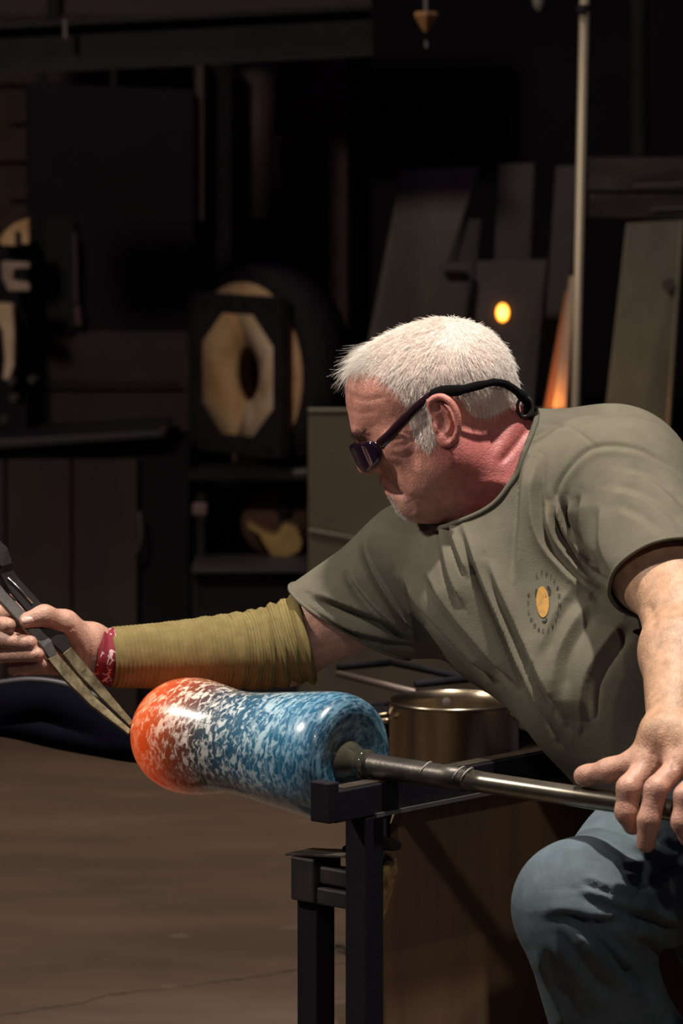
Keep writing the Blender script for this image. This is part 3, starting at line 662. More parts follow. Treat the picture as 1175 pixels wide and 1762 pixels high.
mx = N('ShaderNodeMixRGB'); L(ff, mx.inputs[0]); L(basec, mx.inputs[1]); L(flc, mx.inputs[2]); L(mx.outputs[0], b_.inputs['Base Color'])
# circumferential drag lines on the blue end
b_.inputs['Roughness'].default_value = .28; b_.inputs['Coat Weight'].default_value = 1.; b_.inputs['Coat Roughness'].default_value = .03; b_.inputs['Specular IOR Level'].default_value = .6
em = ramp(along, [(.60, (0, 0, 0)), (.72, (.05, .004, .0)), (.82, (.24, .018, .002)), (.92, (.42, .045, .004)), (1., (.46, .055, .006))])
L(em, b_.inputs['Emission Color']); b_.inputs['Emission Strength'].default_value = 1.05
nb_ = N('ShaderNodeTexNoise'); nb_.inputs['Scale'].default_value = 90; L(cyl.outputs[0], nb_.inputs['Vector'])
bu = N('ShaderNodeBump'); bu.inputs['Strength'].default_value = .22; bu.inputs['Distance'].default_value = .002; L(nb_.outputs[0], bu.inputs['Height']); L(bu.outputs[0], b_.inputs['Coat Normal'])
go = mesh_obj('glass_body', V, F_, gm, gl)
go.rotation_euler = Vector(ga).to_track_quat('Z', 'Y').to_euler(); go.location = Vector(g0); go.matrix_parent_inverse = parent_world(gl).inverted()
# clear dark collar of glass gripping the pipe
cg = M('dark_clear_glass', (.030, .034, .024), .08, coat=1., c2=(.07, .062, .040), vs_=60)
MB().lathe([tuple(p[:2]) for p in spline([A(.030, .033, 0), A(.016, .031, 0), A(.006, .0265, 0), A(-.006, .0215, 0), A(-.016, .0190, 0), A(-.022, .0195, 0), A(-.026, .0150, 0)], 4)], g0 - zu * .004, ga, 40).build('collar', cg, gl, True)

# ---- jacks
jk = thing('jacks', P(110, 1125, .23), 'steel glassblowing jacks with long twin blades held against orange glass', 'jacks')
bl_m = M('tarnished_blade', (.40, .34, .21), .30, .9, c2=(.10, .08, .045), vs_=45, bump=.10, bs=120)
hd_m = M('worn_handle_steel', (.20, .19, .18), .35, .9, c2=(.09, .085, .08), vs_=20)
dk_m = M('dark_handle_edge', (.02, .016, .018), .4, .5)
def bar(pts, ws, th, mat, name, parent, side):
    """flat tapering bar: centreline points, widths, thickness towards the camera"""
    m = MB(); vs2 = []; n = len(pts)
    for i, p in enumerate(pts):
        t = nrm(pts[min(i + 1, n - 1)] - pts[max(i - 1, 0)]); nn = nrm(side - t * (side @ t)); b = np.cross(t, nn)
        w2 = ws[i] / 2
        vs2 += [p + b * w2 + nn * th / 2, p + b * w2 - nn * th / 2, p - b * w2 - nn * th / 2, p - b * w2 + nn * th / 2]
    fs2 = [(4 * i + k, 4 * i + (k + 1) % 4, 4 * i + 4 + (k + 1) % 4, 4 * i + 4 + k) for i in range(n - 1) for k in range(4)] + [(0, 1, 2, 3), tuple(4 * n - 4 + k for k in (3, 2, 1, 0))]
    return m.poly(vs2, fs2).build(name, mat, parent, bevel=.0008)
sd = A(.35, -.9, .25)
b1 = bar([P(114, 1120, .225), P(140, 1152, .222), P(180, 1197, .212), P(226, 1247, .202)], [.0145, .0160, .0130, .0075], .007, bl_m, 'blade', jk, sd)
b2 = bar([P(89, 1129, .215), P(115, 1160, .212), P(160, 1208, .206), P(223, 1261, .198)], [.0150, .0165, .0125, .0070], .007, bl_m, 'blade', jk, sd)
bar([P(116, 1122, .226), P(100, 1100, .228), P(58, 1046, .234), P(22, 1005, .238), P(10, 985, .24), P(11, 972, .24), P(0, 955, .242), P(-60, 900, .247)], [.013, .022, .022, .020, .018, .016, .026, .028], .008, dk_m, 'handle', jk, sd)
bar([P(90, 1130, .216), P(80, 1110, .219), P(40, 1066, .228), P(-10, 1012, .236), P(-70, 950, .245)], [.012, .0155, .0155, .0150, .016], .010, hd_m, 'handle', jk, sd)
MB().tube([P(56, 1038, .230), P(34, 1014, .232), P(14, 994, .2335)], .0012, 6).build('handle_edge', M('bright_edge', (.5, .48, .45), .3, .9), jk, True)
MB().tube(spline([P(-60, 900, .247), P(-110, 860, .25), P(-120, 905, .25), P(-70, 950, .245)], 5), .006, 8).build('spring_bow', hd_m, jk, True)
MB().tube([P(46, 1052, .232), P(17, 1022, .234)], .0009, 6).build('handle_edge', M('red_brown_edge', (.20, .10, .09), .4, .6), jk, True)

# ---- side table with the steel pot and tray
tb = thing('side_table', (.20, .95, 0), 'low steel side table carrying the pot behind the rail', 'table')
zt = P(780, 1205, .9)[2] - .135
TA = BAX
MB().box(A(.33, 1.0, zt - .015), (.52, .36, .03), TA).build('table_top', steel_dark, tb, bevel=.003)
for a in (-.23, .23):
    for b in (-.15, .15):
        p = A(.33, 1.0, 0) + rail_d * a + pipe_d * b; MB().box((p[0], p[1], (zt - .03) / 2), (.035, .035, zt - .03), TA).build('table_leg', steel_dark, tb)
po_ = P(781, 1205, .9); po_[2] = zt
pt_ = thing('steel_pot', po_, 'brushed stainless steel pot on the side table', 'pot')
ss = M('brushed_stainless', (.42, .34, .23), .30, 1., c2=(.30, .24, .16), vs_=30, stretch=(1, 1, .05))
rr = 112 / 7000 * 5.93
MB().lathe([(.0, 0), (.0, rr - .008), (.008, rr), (.130, rr), (.134, rr + .003), (.136, rr + .001), (.134, rr - .002), (.12, rr - .003), (.01, rr - .004), (.008, 0)], po_, zu, 72).build('pot_body', ss, pt_, True)
MB().tube([po_ + zu * .135 + A(math.cos(a), math.sin(a), 0) * (rr + .001) for a in np.linspace(0, 2 * math.pi, 73)], .0018, 8, False).build('rolled_rim', M('rim_steel', (.62, .55, .42), .25, 1.), pt_, True)
for s in (-1, 1): MB().tube(spline([po_ + A(s * rr, -.03, .11), po_ + A(s * (rr + .022), -.02, .108), po_ + A(s * (rr + .022), .02, .108), po_ + A(s * rr, .03, .11)], 5), .004, 8).build('loop_handle', ss, pt_, True)
MB().lathe([(0, 0), (0, .006), (.004, .006), (.005, 0)], P(768, 1207, .81), A(0, -1, 0), 12).build('rivet', M('rim_rivet', (.5, .45, .4), .3, .8), pt_)
# shallow tray beyond the pot
tr = thing('tool_tray', A(.10, 1.35, zt), 'dark shallow tray with a pale rim left of the pot', 'tray')
q0, q1 = P(582, 1160, 1.3), P(715, 1192, 1.12)
q0[2] = q1[2] = (q0[2] + q1[2]) / 2
dd = nrm(q1 - q0); dn = A(-dd[1], dd[0], 0); ztr = q0[2]
MB().prism([q - zu * .05 for q in (q0, q1, q1 + dn * .10, q0 + dn * .10)], (0, 0, -.010)).build('tray_floor', hood_m, tr)
for a, b in ((q0, q1), (q1, q1 + dn * .10), (q1 + dn * .10, q0 + dn * .10), (q0 + dn * .10, q0)): MB().tube([P(582, 1160, 1.3), P(715, 1192, 1.12)] if a is q0 else [a + zu * .012, b + zu * .012], .006, 8).build('tray_rim', M('pale_tray_rim', (.20, .16, .14), .45, .5) if a is q0 else steel_dark, tr, True)
for a in (q0 + dn * .03 + dd * .03, q1 + dn * .03 - dd * .03, q1 + dn * .08 - dd * .03, q0 + dn * .08 + dd * .03): MB().box((a[0], a[1], (ztr - .05) / 2), (.022, .022, ztr - .05)).build('tray_leg', steel_dark, tr)
# grey slab right of the pot
gs = thing('steel_block', P(925, 1262, .75), 'grey flat steel block right of the pot', 'block')
za = P(925, 1268, .75)[2]
MB().prism([P(892, 1212, .78), P(955, 1243, .74), P(955, 1272, .74), P(892, 1255, .78)], (.05, .16, 0)).build('block', M('block_steel', (.085, .08, .074), .5, .4, c2=(.05, .048, .045), vs_=20), gs, bevel=.003)
MB().tube([P(891, 1216, .78), P(930, 1240, .75)], .006, 8).build('block_edge', M('block_edge', (.26, .22, .17), .4, .6), gs, True)
MB().lathe([(-.004, 0), (-.004, .006), (.004, .006), (.004, 0)], P(903, 1211, .77), A(0, -1, .3), 14).build('knob', M('brass_knob', (.75, .65, .40), .25, .9), gs, True)

# ================================================================== THE PERSON
rail_d = A(.67, .742, 0); pipe_d = A(.742, -.67, 0); g = A(-.67, -.742, 0); zz = A(0, 0, 1)
RX = P(655, 1340, -.03)                       # where the blowpipe crosses the rail
def Q(s): return RX + pipe_d * s + zz * .0145
person = thing('person', (.42, .12, 0), 'white-haired man in olive T-shirt and jeans seated working hot glass', 'person')

# ---- head frame: f forward, u up, l towards his left, in photo pixels at the head
HS = 1345.; yaw = math.radians(8); pt = math.radians(24)
Fv = A(-math.cos(pt) * math.cos(yaw), math.cos(pt) * math.sin(yaw), -math.sin(pt))
Uv = A(-math.sin(pt) * math.cos(yaw), math.sin(pt) * math.sin(yaw), math.cos(pt))
Lv = A(-math.sin(yaw), -math.cos(yaw), 0)
HO = P(765, 725, .16) - Lv * 105 / HS
HAX = np.array([Fv, Uv, Lv])
def H(f, u, l=0.): return HO + (f * Fv + u * Uv + l * Lv) / HS
def fu(px, py):
    dx, dy = px - 765, py - 725
    return -.914 * dx + .407 * dy, -.407 * dx - .914 * dy
def HP(px, py, l): return H(*fu(px, py), l)
def local(V):
    d = (V - HO) * HS
    return d @ Fv, d @ Uv, d @ Lv
hf = Field(HO - .20, HO + .235, .0019)
def hell(f, u, l, rf, ru, rl, k=12, sub=False): hf.ell(H(f, u, l), HAX, A(rf, ru, rl) / HS, k / HS, sub)
def hsph(f, u, l, r, k=12, sub=False): hf.ell(H(f, u, l), HAX, A(r, r, r) / HS, k / HS, sub)
def hcone(a, b, ra, rb, k=12, sub=False): hf.cone(H(*a), H(*b), ra / HS, rb / HS, k / HS, sub)
hell(6, 70, 0, 130, 106, 106)
hell(62, 60, 0, 103, 112, 90, 20)
hell(-60, 40, 0, 72, 80, 84, 30)
hell(72, -25, 0, 74, 95, 82, 30)
for s in (-1, 1):
    hsph(92, -8, s * 58, 37, 26)
    hcone((16, -62, s * 64), (104, -104, s * 22), 36, 33, 30)
    hcone((20, -20, s * 72), (16, -66, s * 66), 34, 34, 26)
    hsph(70, -70, s * 50, 40, 30)
hcone((146, 39, -36), (146, 39, 36), 17, 17, 26)
hsph(112, -106, 0, 38, 24); hsph(124, -100, 0, 24, 14)
hell(126, -60, 0, 30, 34, 42, 24)
for s in (-1, 1): hsph(162, 10, s * 42, 20, 12, True)
for s in (-1, 1): hsph(132, 13, s * 40, 20, 6)
hcone((150, 34, 0), (169, -16, 0), 13, 16, 12); hsph(170, -20, 0, 18, 6)
for s in (-1, 1): hsph(150, -27, s * 16, 14, 8)
hcone((150, -58, -20), (150, -58, 20), 10, 10, 8); hcone((148, -76, -18), (148, -76, 18), 10, 10, 8)
hcone((160, -67, -26), (160, -67, 26), 4.5, 4.5, 5, True)
# neck and throat, running into the collar
nkA = P(775, 768, .235); nkB = P(935, 850, .255)
hf.cone(nkA, nkB, .066, .080, .02)
hf.cone(P(760, 832, .235), P(900, 880, .25), .046, .064, .03)
hf.cone(P(850, 722, .235), P(950, 812, .25), .038, .046, .03)
hf.cone(P(795, 775, .20), P(905, 868, .19), .030, .024, .02)     # sternomastoid
# ears
for s in (-1, 1):
    def EP(px, py, l): f, u = fu(px, py); return H(f, u, s * l)
    hf.ell(EP(764, 722, 105), HAX, A(25, 40, 12) / HS, 8 / HS)
    rim = [(745, 712, 108), (740, 695, 112), (748, 685, 116), (762, 682, 120), (777, 690, 124), (788, 708, 126), (791, 730, 125), (787, 748, 122), (776, 762, 117), (764, 762, 112), (757, 752, 108)]
    pts = spline([EP(*r) for r in rim], 3)
    for i in range(len(pts) - 1): hf.cone(pts[i], pts[i + 1], 5.6 / HS, 5.6 / HS, 3 / HS)
    hf.ell(EP(766, 752, 114), HAX, A(10, 13, 6.5) / HS, 6 / HS)
    hf.chain([EP(757, 696, 117), EP(772, 710, 119), EP(777, 728, 118), EP(770, 744, 116)], [4 / HS] * 4, 3 / HS)
    hf.ell(EP(763, 724, 121), HAX, A(9, 17, 10) / HS, 5 / HS, True)
    hf.ell(EP(752, 702, 121), HAX, A(8, 8, 8) / HS, 5 / HS, True)
    hf.cone(EP(751, 732, 112), EP(752, 740, 112), 6 / HS, 6 / HS, 4 / HS)
hV, hF = hf.nets(); hV = relax(hV, hF, 2, .4)
hV = folds(hV, hF, [
    ([(650, 812), (672, 832), (700, 862)], 5, -2.6), ([(662, 806), (690, 828), (715, 858)], 9, 1.6),
    ([(700, 862), (712, 885)], 6, -1.5), ([(655, 842), (675, 850), (694, 852)], 4, -2.5),
    ([(910, 735), (880, 775), (858, 800)], 6, -3.0), ([(902, 715), (878, 745), (850, 790)], 10, 2.0),
    ([(800, 860), (850, 850), (890, 862)], 7, -1.6), ([(800, 835), (850, 828), (890, 835)], 8, 1.2),
    ([(795, 885), (835, 880), (870, 890)], 6, -1.5),
    ([(592, 700), (620, 712), (650, 706)], 5, -.9), ([(595, 675), (625, 688), (665, 682)], 5, -.8), ([(598, 728), (630, 738), (655, 728)], 5, -.8),
    ([(672, 770), (695, 765), (712, 752)], 4, -1.2), ([(668, 782), (695, 785), (715, 778)], 4, -1.0), ([(660, 795), (690, 805)], 5, -1.)])

# ---- left arm and hand (on the pipe)
Lsh = P(1085, 838, .13); Lel = P(1172, 1052, -.09); Lwr = Q(.425) + zz * .082 - g * .035
lf = Field(A(.25, -.50, .52), A(.62, .24, 1.10), .0024)
lf.chain([Lsh, Lsh * .42 + Lel * .58, Lel], [.063, .061, .046], .02)
lf.ell(Lsh * .42 + Lel * .58 + A(-.012, -.016, -.012), np.eye(3), A(.050, .050, .054), .02)
lf.chain([Lel, Lel * .66 + Lwr * .34, Lwr], [.044, .0445, .0295], .02)
lf.cone(Lwr + A(-.012, 0, 0), Lwr + A(.014, -.004, -.004), .026, .026, .012)
fing = {'index': (.412, .0142, [(-.010, .052), (.030, .026), (.034, -.002), (.022, -.019)]),
        'middle': (.454, .0138, [(-.012, .054), (.032, .030), (.042, -.006), (.038, -.034)]),
        'ring': (.493, .0132, [(-.012, .052), (.028, .026), (.034, -.004), (.022, -.024)]),
        'pinky': (.529, .0118, [(-.014, .046), (.020, .022), (.026, -.004), (.018, -.018)])}
lnail = []
for nme, (s, r, pth) in fing.items():
    pts = [Q(s) + g * a + zz * b for a, b in pth]
    if nme == 'middle': pts[3] = pts[3] - pipe_d * .010; pts[2] = pts[2] - pipe_d * .003
    lf.cone(Lwr + pipe_d * (s - .455) * .45, pts[0], .021, r * 1.18, .014)
    lf.ell(pts[0] + zz * .001, np.eye(3), A(1, 1, 1) * r * 1.10, .008)
    lf.chain(pts, [r * 1.0, r * .98, r * .92, r * .84], .007)
    lnail.append((pts[3], pts[2], r))
lf.chain([Lwr - pipe_d * .012, Q(.395) + zz * .050 - g * .012, Q(.362) + zz * .037 + g * .004, Q(.322) + zz * .026 + g * .002], [.022, .0165, .0135, .0120], .010)
lf.ell(Q(.330) + zz * .027 + g * .002, np.eye(3), A(.0135, .0135, .0125), .006)
lV, lF = lf.nets(); lV = relax(lV, lF, 1, .4)
lV = folds(lV, lF, [([(1122, 1292), (1124, 1318)], 4, -1.6), ([(1160, 1300), (1158, 1325)], 4, -1.6), ([(1105, 1345), (1120, 1350)], 3, -.7),
                    ([(1112, 1035), (1125, 1065), (1120, 1085)], 9, -2), ([(1135, 1285), (1140, 1255)], 5, .8), ([(1160, 1286), (1162, 1250)], 5, .8)])

# ---- right arm and hand (holding the jacks)
Rsh = P(715, 966, .33); Rel = P(490, 1120, .345); Rwr = P(158, 1124, .275)
rf = Field(A(-.47, .18, .66), A(.18, .46, .99), .0022)
rf.chain([Rsh, Rsh * .45 + Rel * .55, Rel], [.058, .054, .044], .02)
rf.chain([Rel, Rel * .7 + Rwr * .3, Rwr], [.043, .037, .027], .02)
rf.cone(P(158, 1108, .274), P(160, 1142, .276), .024, .023, .012)
rf.cone(P(150, 1110, .275), P(100, 1092, .285), .030, .021, .014)
rf.cone(P(150, 1130, .278), P(100, 1125, .292), .029, .021, .014)
rf.chain([P(146, 1104, .262), P(112, 1073, .246), P(76, 1059, .224), P(47, 1067, .217)], [.022, .0165, .0125, .0105], .010)
for pts, r in (([(92, 1076, .29), (22, 1050, .30), (-20, 1062, .258), (15, 1076, .222)], .0112),
               ([(90, 1100, .30), (5, 1095, .30), (-28, 1098, .245), (52, 1106, .211)], .0112),
               ([(92, 1125, .30), (20, 1125, .30), (-5, 1127, .245), (64, 1126, .209)], .0106),
               ([(96, 1146, .295), (42, 1148, .295), (25, 1149, .250), (74, 1143, .217)], .0096)):
    rf.chain([P(*p) for p in pts], [r * 1.2, r * 1.05, r, r * .86], .004, .012)
rV, rF = rf.nets(); rV = relax(rV, rF, 1, .4)
rV = folds(rV, rF, [([(104, 1082), (118, 1084), (130, 1078)], 3, -1.0), ([(150, 1090), (154, 1120), (150, 1150)], 3, -.9), ([(136, 1108), (142, 1125), (138, 1145)], 4, -.8),
                    ([(86, 1110), (98, 1120)], 4, -.8)])

# ---- trunk axes
chest = P(930, 985, .235); belly = P(1095, 1150, .17); pelv = P(1280, 1375, .15)
Tv = nrm(chest - belly); Rv = nrm((Rsh - Lsh) - Tv * ((Rsh - Lsh) @ Tv)); Wv = np.cross(Tv, Rv)      # up the trunk, to his right, forward
if Wv @ g < 0: Wv = -Wv
TAX = np.array([Rv, Wv, Tv])
def trunk(fl, grow=0.):
    fl.ell(chest, TAX, A(.180, .115, .135) + grow, .05)
    fl.ell(belly, TAX, A(.165, .135, .19) + grow, .06)
    fl.ell(pelv + Tv * .04, TAX, A(.175, .135, .16) + grow, .06)
    fl.ell(P(1040, 870, .29), TAX, A(.14, .085, .12) + grow, .05)
    fl.cone(P(925, 810, .26), Lsh, .072 + grow, .070 + grow, .05)
    fl.cone(P(890, 925, .285), Rsh, .072 + grow, .064 + grow, .05)
tf = Field(A(-.05, -.12, .42), A(.68, .52, 1.12), .006)
trunk(tf, -.014); tV, tF = tf.nets()

# ---- one body mesh, skin tones per point
def skin_col(V, base): return np.tile(np.array(base, np.float32), (len(V), 1))
SK_HEAD = A(.55, .25, .19); SK_RED = A(.44, .130, .120); SK_ARM = A(.47, .28, .175); SK_PALE = A(.58, .36, .30)
hc = skin_col(hV, SK_HEAD); f_, u_, l_ = local(hV)
xx, yy = pix(hV)
red = np.clip((u_ * -1 + 10) / 60, 0, 1) * np.clip((60 - f_) / 50, 0, 1)
ear = np.clip((np.abs(l_) - 108) / 8, 0, 1)
red = np.clip(np.maximum(red, ear * .55), 0, 1)[:, None]
hc = hc * (1 - red) + SK_RED * red
pale = np.clip((u_ - 150) / 25, 0, 1)[:, None] * .6
hc = hc * (1 - pale) + A(.62, .36, .28) * pale
lc = skin_col(lV, SK_ARM); kn = np.clip((.66 + .10 - lV[:, 2]) / .06, 0, 1)[:, None]; lc = lc * (1 - kn) + A(.50, .27, .20) * kn
rc = skin_col(rV, A(.50, .285, .21)); up_ = np.clip((rV[:, 0] + .03) / .05, 0, 1)[:, None]; rc = rc * (1 - up_) + SK_PALE * up_
tc_ = skin_col(tV, SK_PALE)
# hairy scalp: white stubble under the hair
def hair_mask(f, u, l):
    """1 where short hair grows on the head, from the hairline polygon in head coordinates"""
    line = [fu(*p) for p in ((590, 612), (592, 640), (618, 640), (650, 652), (680, 676), (698, 702), (704, 735), (716, 764), (733, 780), (746, 772), (752, 745), (744, 700), (760, 676), (790, 684), (800, 706), (812, 722), (845, 718), (872, 704), (900, 690), (905, 660), (880, 560), (740, 500), (600, 540))]
    inside = np.zeros(f.shape, bool); n = len(line)
    for i in range(n):
        (x1, y1), (x2, y2) = line[i], line[(i + 1) % n]
        c = ((y1 > u) != (y2 > u)) & (f < (x2 - x1) * (u - y1) / (y2 - y1 + 1e-9) + x1); inside ^= c
    return inside & (np.abs(l) < 113)
hm = hair_mask(f_, u_, l_)
thin = np.exp(-((f_ + 20) / 36) ** 2 - ((l_) / 46) ** 2) * (u_ > 120)
sc_ = (hm * (.62 - .45 * thin))[:, None]
hc = hc * (1 - sc_) + A(.72, .65, .60) * sc_
chin = np.exp(-((f_ - 140) / 26) ** 2 - ((u_ + 100) / 34) ** 2)[:, None] * .22
hc = hc * (1 - chin) + A(.58, .50, .46) * chin
lips = np.exp(-((f_ - 152) / 12) ** 2 - ((u_ + 67) / 14) ** 2)[:, None] * .5
hc = hc * (1 - lips) + A(.42, .12, .11) * lips
off = 0; VV = []; FF = []; CC = []
for v, f, c in ((hV, hF, hc), (lV, lF, lc), (rV, rF, rc), (tV, tF, tc_)):
    VV.append(v); FF.append(f + off); CC.append(c); off += len(v)
skin = M('skin', (1, 1, 1), .46, attr='Col', var=.26, vs_=70, bump=.35, bs=380, sss=.10, spec=.5, detail=9)
body = mesh_obj('body', np.concatenate(VV), np.concatenate(FF), skin, person, colors=np.concatenate(CC))

# ---- nails
nail_m = M('nail', (.66, .42, .35), .3, sss=.05)
nb = MB()
def nail(o, t, n, L, W):
    o = np.asarray(o); t = nrm(t); n = nrm(n - t * (n @ t)); b = np.cross(t, n); vs_ = []; fs_ = []
    for i in range(7):
        for j in range(7):
            a, c = i / 3 - 1, j / 3 - 1; r = math.sqrt(1 - .45 * a * a)
            vs_.append(o + t * a * L + b * c * W * r + n * (.0012 - .0035 * c * c * (W / .006) - .0012 * max(0, a) ** 2))
    for i in range(6):
        for j in range(6): fs_.append((i * 7 + j, i * 7 + j + 1, (i + 1) * 7 + j + 1, (i + 1) * 7 + j))
    nb.poly(vs_, fs_)
t0, t1 = P(76, 1059, .224), P(47, 1067, .217)
nail(t1 + nrm(t1 - t0) * .001 + A(0.002, -.0108, .001), t1 - t0, A(.0, -1, .15), .0075, .0065)
o = nb.build('thumbnail', nail_m, body, True); md = o.modifiers.new('solid', 'SOLIDIFY'); md.thickness = .0008

# ---- T-shirt
sf = Field(A(-.14, -.17, .56), A(.64, .56, 1.14), .0028)
trunk(sf, .004)
ld = nrm(Lel - Lsh); lhem = Lsh + ld * .192
sf.cone(Lsh - ld * .01, Lsh + ld * .26, .077, .0735, .035)
rd = nrm(Rel - Rsh)
rhem = P(600, 1072, .265)
sf.cone(Rsh, P(500, 1112, .345), .070, .067, .04)
sf.cone(P(745, 985, .345), P(668, 1062, .31), .075, .052, .05)          # loose fabric under the arm
sf.cone(P(715, 1050, .31), P(735, 1092, .30), .024, .016, .05)
sf.cone(P(888, 832, .245), P(945, 860, .255), .080, .090, .04)           # collar stub round the neck
sf.cone(P(872, 900, .225), P(910, 925, .22), .045, .07, .04)
# belly cloth hanging forward
sf.cone(P(843, 1008, .21), P(1035, 1178, .11), .078, .080, .06)
sf.cone(P(1035, 1178, .11), P(1160, 1300, .08), .080, .09, .06)
sV, sF = sf.nets(); sV = relax(sV, sF, 3, .5)
# (line, width px, height mm, side of the trough: -1 left/below, +1 right/above, 0 plain ridge or crease)
SHIRT_FOLDS = [
    ([(797, 903), (815, 950), (838, 1010), (870, 1080), (905, 1155), (960, 1268)], 9, 11, -1),
    ([(842, 965), (866, 1020), (900, 1090), (935, 1160), (975, 1240)], 9, 8, -1),
    ([(757, 898), (763, 935), (776, 990), (800, 1040)], 6, 6, -1), ([(774, 896), (787, 940), (806, 990)], 6, 6, -1),
    ([(735, 985), (775, 1045), (830, 1110), (890, 1175)], 9, 8, -1), ([(690, 985), (730, 1040), (785, 1100), (850, 1165)], 9, 9, -1),
    ([(540, 1022), (590, 1038), (650, 1062), (712, 1100)], 8, 10, -1), ([(605, 975), (612, 1000), (650, 1045), (715, 1095)], 8, 10, -1),
    ([(640, 915), (634, 945), (660, 1000), (720, 1085)], 8, 10, -1), ([(545, 1052), (600, 1080), (665, 1096), (725, 1108)], 7, 7, -1),
    ([(905, 790), (900, 860), (893, 940), (890, 1000)], 9, 4, -1),
    ([(925, 790), (918, 860), (930, 930), (975, 990), (1020, 1030)], 9, 8, 1), ([(940, 870), (958, 930), (1000, 985), (1040, 1010)], 8, 9, 1),
    ([(955, 860), (975, 915), (1015, 965)], 7, 7, 1), ([(1003, 850), (1006, 910), (1030, 970)], 8, 5, -1), ([(980, 860), (986, 915), (1012, 960)], 7, 5, -1),
    ([(1035, 870), (1035, 930), (1050, 985)], 9, 3, -1),
    ([(960, 905), (957, 845), (985, 797), (1025, 768), (1090, 770), (1140, 795), (1175, 822)], 4.5, -3.6, 0),
    ([(965, 900), (967, 850), (992, 806), (1030, 780), (1090, 782), (1140, 806), (1175, 832)], 7, 2.2, 0),
    ([(1070, 812), (1120, 832), (1175, 880)], 10, 3.5, 1), ([(1050, 845), (1110, 865), (1170, 915)], 10, 3, 1), ([(1060, 880), (1100, 900), (1140, 935)], 10, 2, 1),
    ([(920, 727), (980, 735), (1025, 768)], 3.5, -1.5, 0),
    ([(1010, 1040), (965, 1120), (955, 1200)], 14, 6, 1), ([(1070, 1070), (1010, 1160), (1000, 1240)], 14, 6, 1), ([(985, 1010), (950, 1070), (930, 1130)], 12, 4, 1),
]

sV = folds(sV, sF, [(a, b, c * 1.15, e) for a, b, c, e in SHIRT_FOLDS], -.1); sV = relax(sV, sF, 1, .3)
# cut the openings (neck, both sleeves, hem) along smooth curves
def clip(V, Fq, k):
    """keep the part of a quad mesh where the per-point value k > 0, cutting faces along k = 0"""
    T = np.concatenate([Fq[:, [0, 1, 2]], Fq[:, [0, 2, 3]]]); pos = k > 0; c = pos[T].sum(1)
    out = [T[c == 3]]; newV = [V]; cache = {}; extra = []; n0 = len(V)
    def mid(i, j):
        key = (i, j) if i < j else (j, i)
        if key not in cache:
            t = k[i] / (k[i] - k[j]); cache[key] = n0 + len(extra); extra.append(V[i] + (V[j] - V[i]) * t)
        return cache[key]
    add = []
    for tri in T[(c > 0) & (c < 3)]:
        tri = list(tri); p = [pos[i] for i in tri]
        if sum(p) == 1:
            r = p.index(True); a, b, d = tri[r], tri[(r + 1) % 3], tri[(r + 2) % 3]; add.append((a, mid(a, b), mid(a, d)))
        else:
            r = p.index(False); a, b, d = tri[r], tri[(r + 1) % 3], tri[(r + 2) % 3]; m1, m2 = mid(a, b), mid(a, d)
            add += [(m1, b, d), (m1, d, m2)]
    Vn = np.concatenate([V, np.array(extra)]) if extra else V
    Tn = np.concatenate(out + [np.array(add, int).reshape(-1, 3)])
    used = np.unique(Tn); re = np.zeros(len(Vn), int); re[used] = np.arange(len(used))
    return Vn[used], re[Tn]
def axdist(V, o, d): q = V - o; return np.linalg.norm(q - np.outer(q @ d, d), axis=1)
shirt_m = M('olive_cotton', (.136, .125, .092), .9, var=.06, vs_=45, bump=.35, bs=900, spec=.2)
def open_k(V):
    nno = nrm(P(800, 838, .24) - P(890, 878, .25)); nco = P(872, 824, .245)
    k1 = np.maximum(-((V - nco) @ nno), axdist(V, nco, nno) - .096)
    k2 = np.maximum(-((V - lhem) @ lno), axdist(V, lhem, ld) - .102)
    k3 = np.maximum(-((V - rco) @ rno), axdist(V, rco, rd) - .15)
    k4 = (V - (pelv - Tv * .02)) @ Tv
    return np.minimum.reduce([k1, k2, k3, k4])
lno = nrm(ld + A(.05, -.05, -.36)); rno = nrm(A(-.47, .15, -.86)); rco = P(628, 1080, .335)
sV, sF = clip(sV, sF, open_k(sV))
shirt = mesh_obj('t_shirt', sV, sF, shirt_m, person)
# ribbed collar and stitched sleeve hems along the openings
rib = M('collar_rib', (.095, .088, .064), .9, bump=.3, bs=700)
def opening(kv, o, d, name, r, mat, sq):
    q = sV[np.abs(kv(sV)) < 2e-5]; q = q[axdist(q, o, d) < .16]
    if len(q) < 10: return
    e1 = nrm(np.cross(d, A(.1, .3, 1.))); e2 = np.cross(d, e1); c = q.mean(0); an_ = np.arctan2((q - c) @ e2, (q - c) @ e1)
    bins = np.linspace(-math.pi, math.pi, 73); ring_ = [q[(an_ >= bins[i]) & (an_ < bins[i + 1])].mean(0) for i in range(72) if ((an_ >= bins[i]) & (an_ < bins[i + 1])).any()]
    ring_ = [(ring_[i - 1] + 2 * ring_[i] + ring_[(i + 1) % len(ring_)]) / 4 for i in range(len(ring_))]
    MB().tube(ring_ + ring_[:2], r, 8, False, squash=sq).build(name, mat, shirt, True)
nno = nrm(P(800, 838, .24) - P(890, 878, .25)); nco = P(872, 824, .245)
opening(lambda V: np.maximum(-((V - nco) @ nno), axdist(V, nco, nno) - .096), nco, nno, 'collar', .0042, rib, None)
opening(lambda V: np.maximum(-((V - lhem) @ lno), axdist(V, lhem, ld) - .102), lhem, ld, 'sleeve_hem', .0026, shirt_m, None)
opening(lambda V: np.maximum(-((V - rco) @ rno), axdist(V, rco, rd) - .15), rco, rd, 'sleeve_hem', .0026, shirt_m, None)
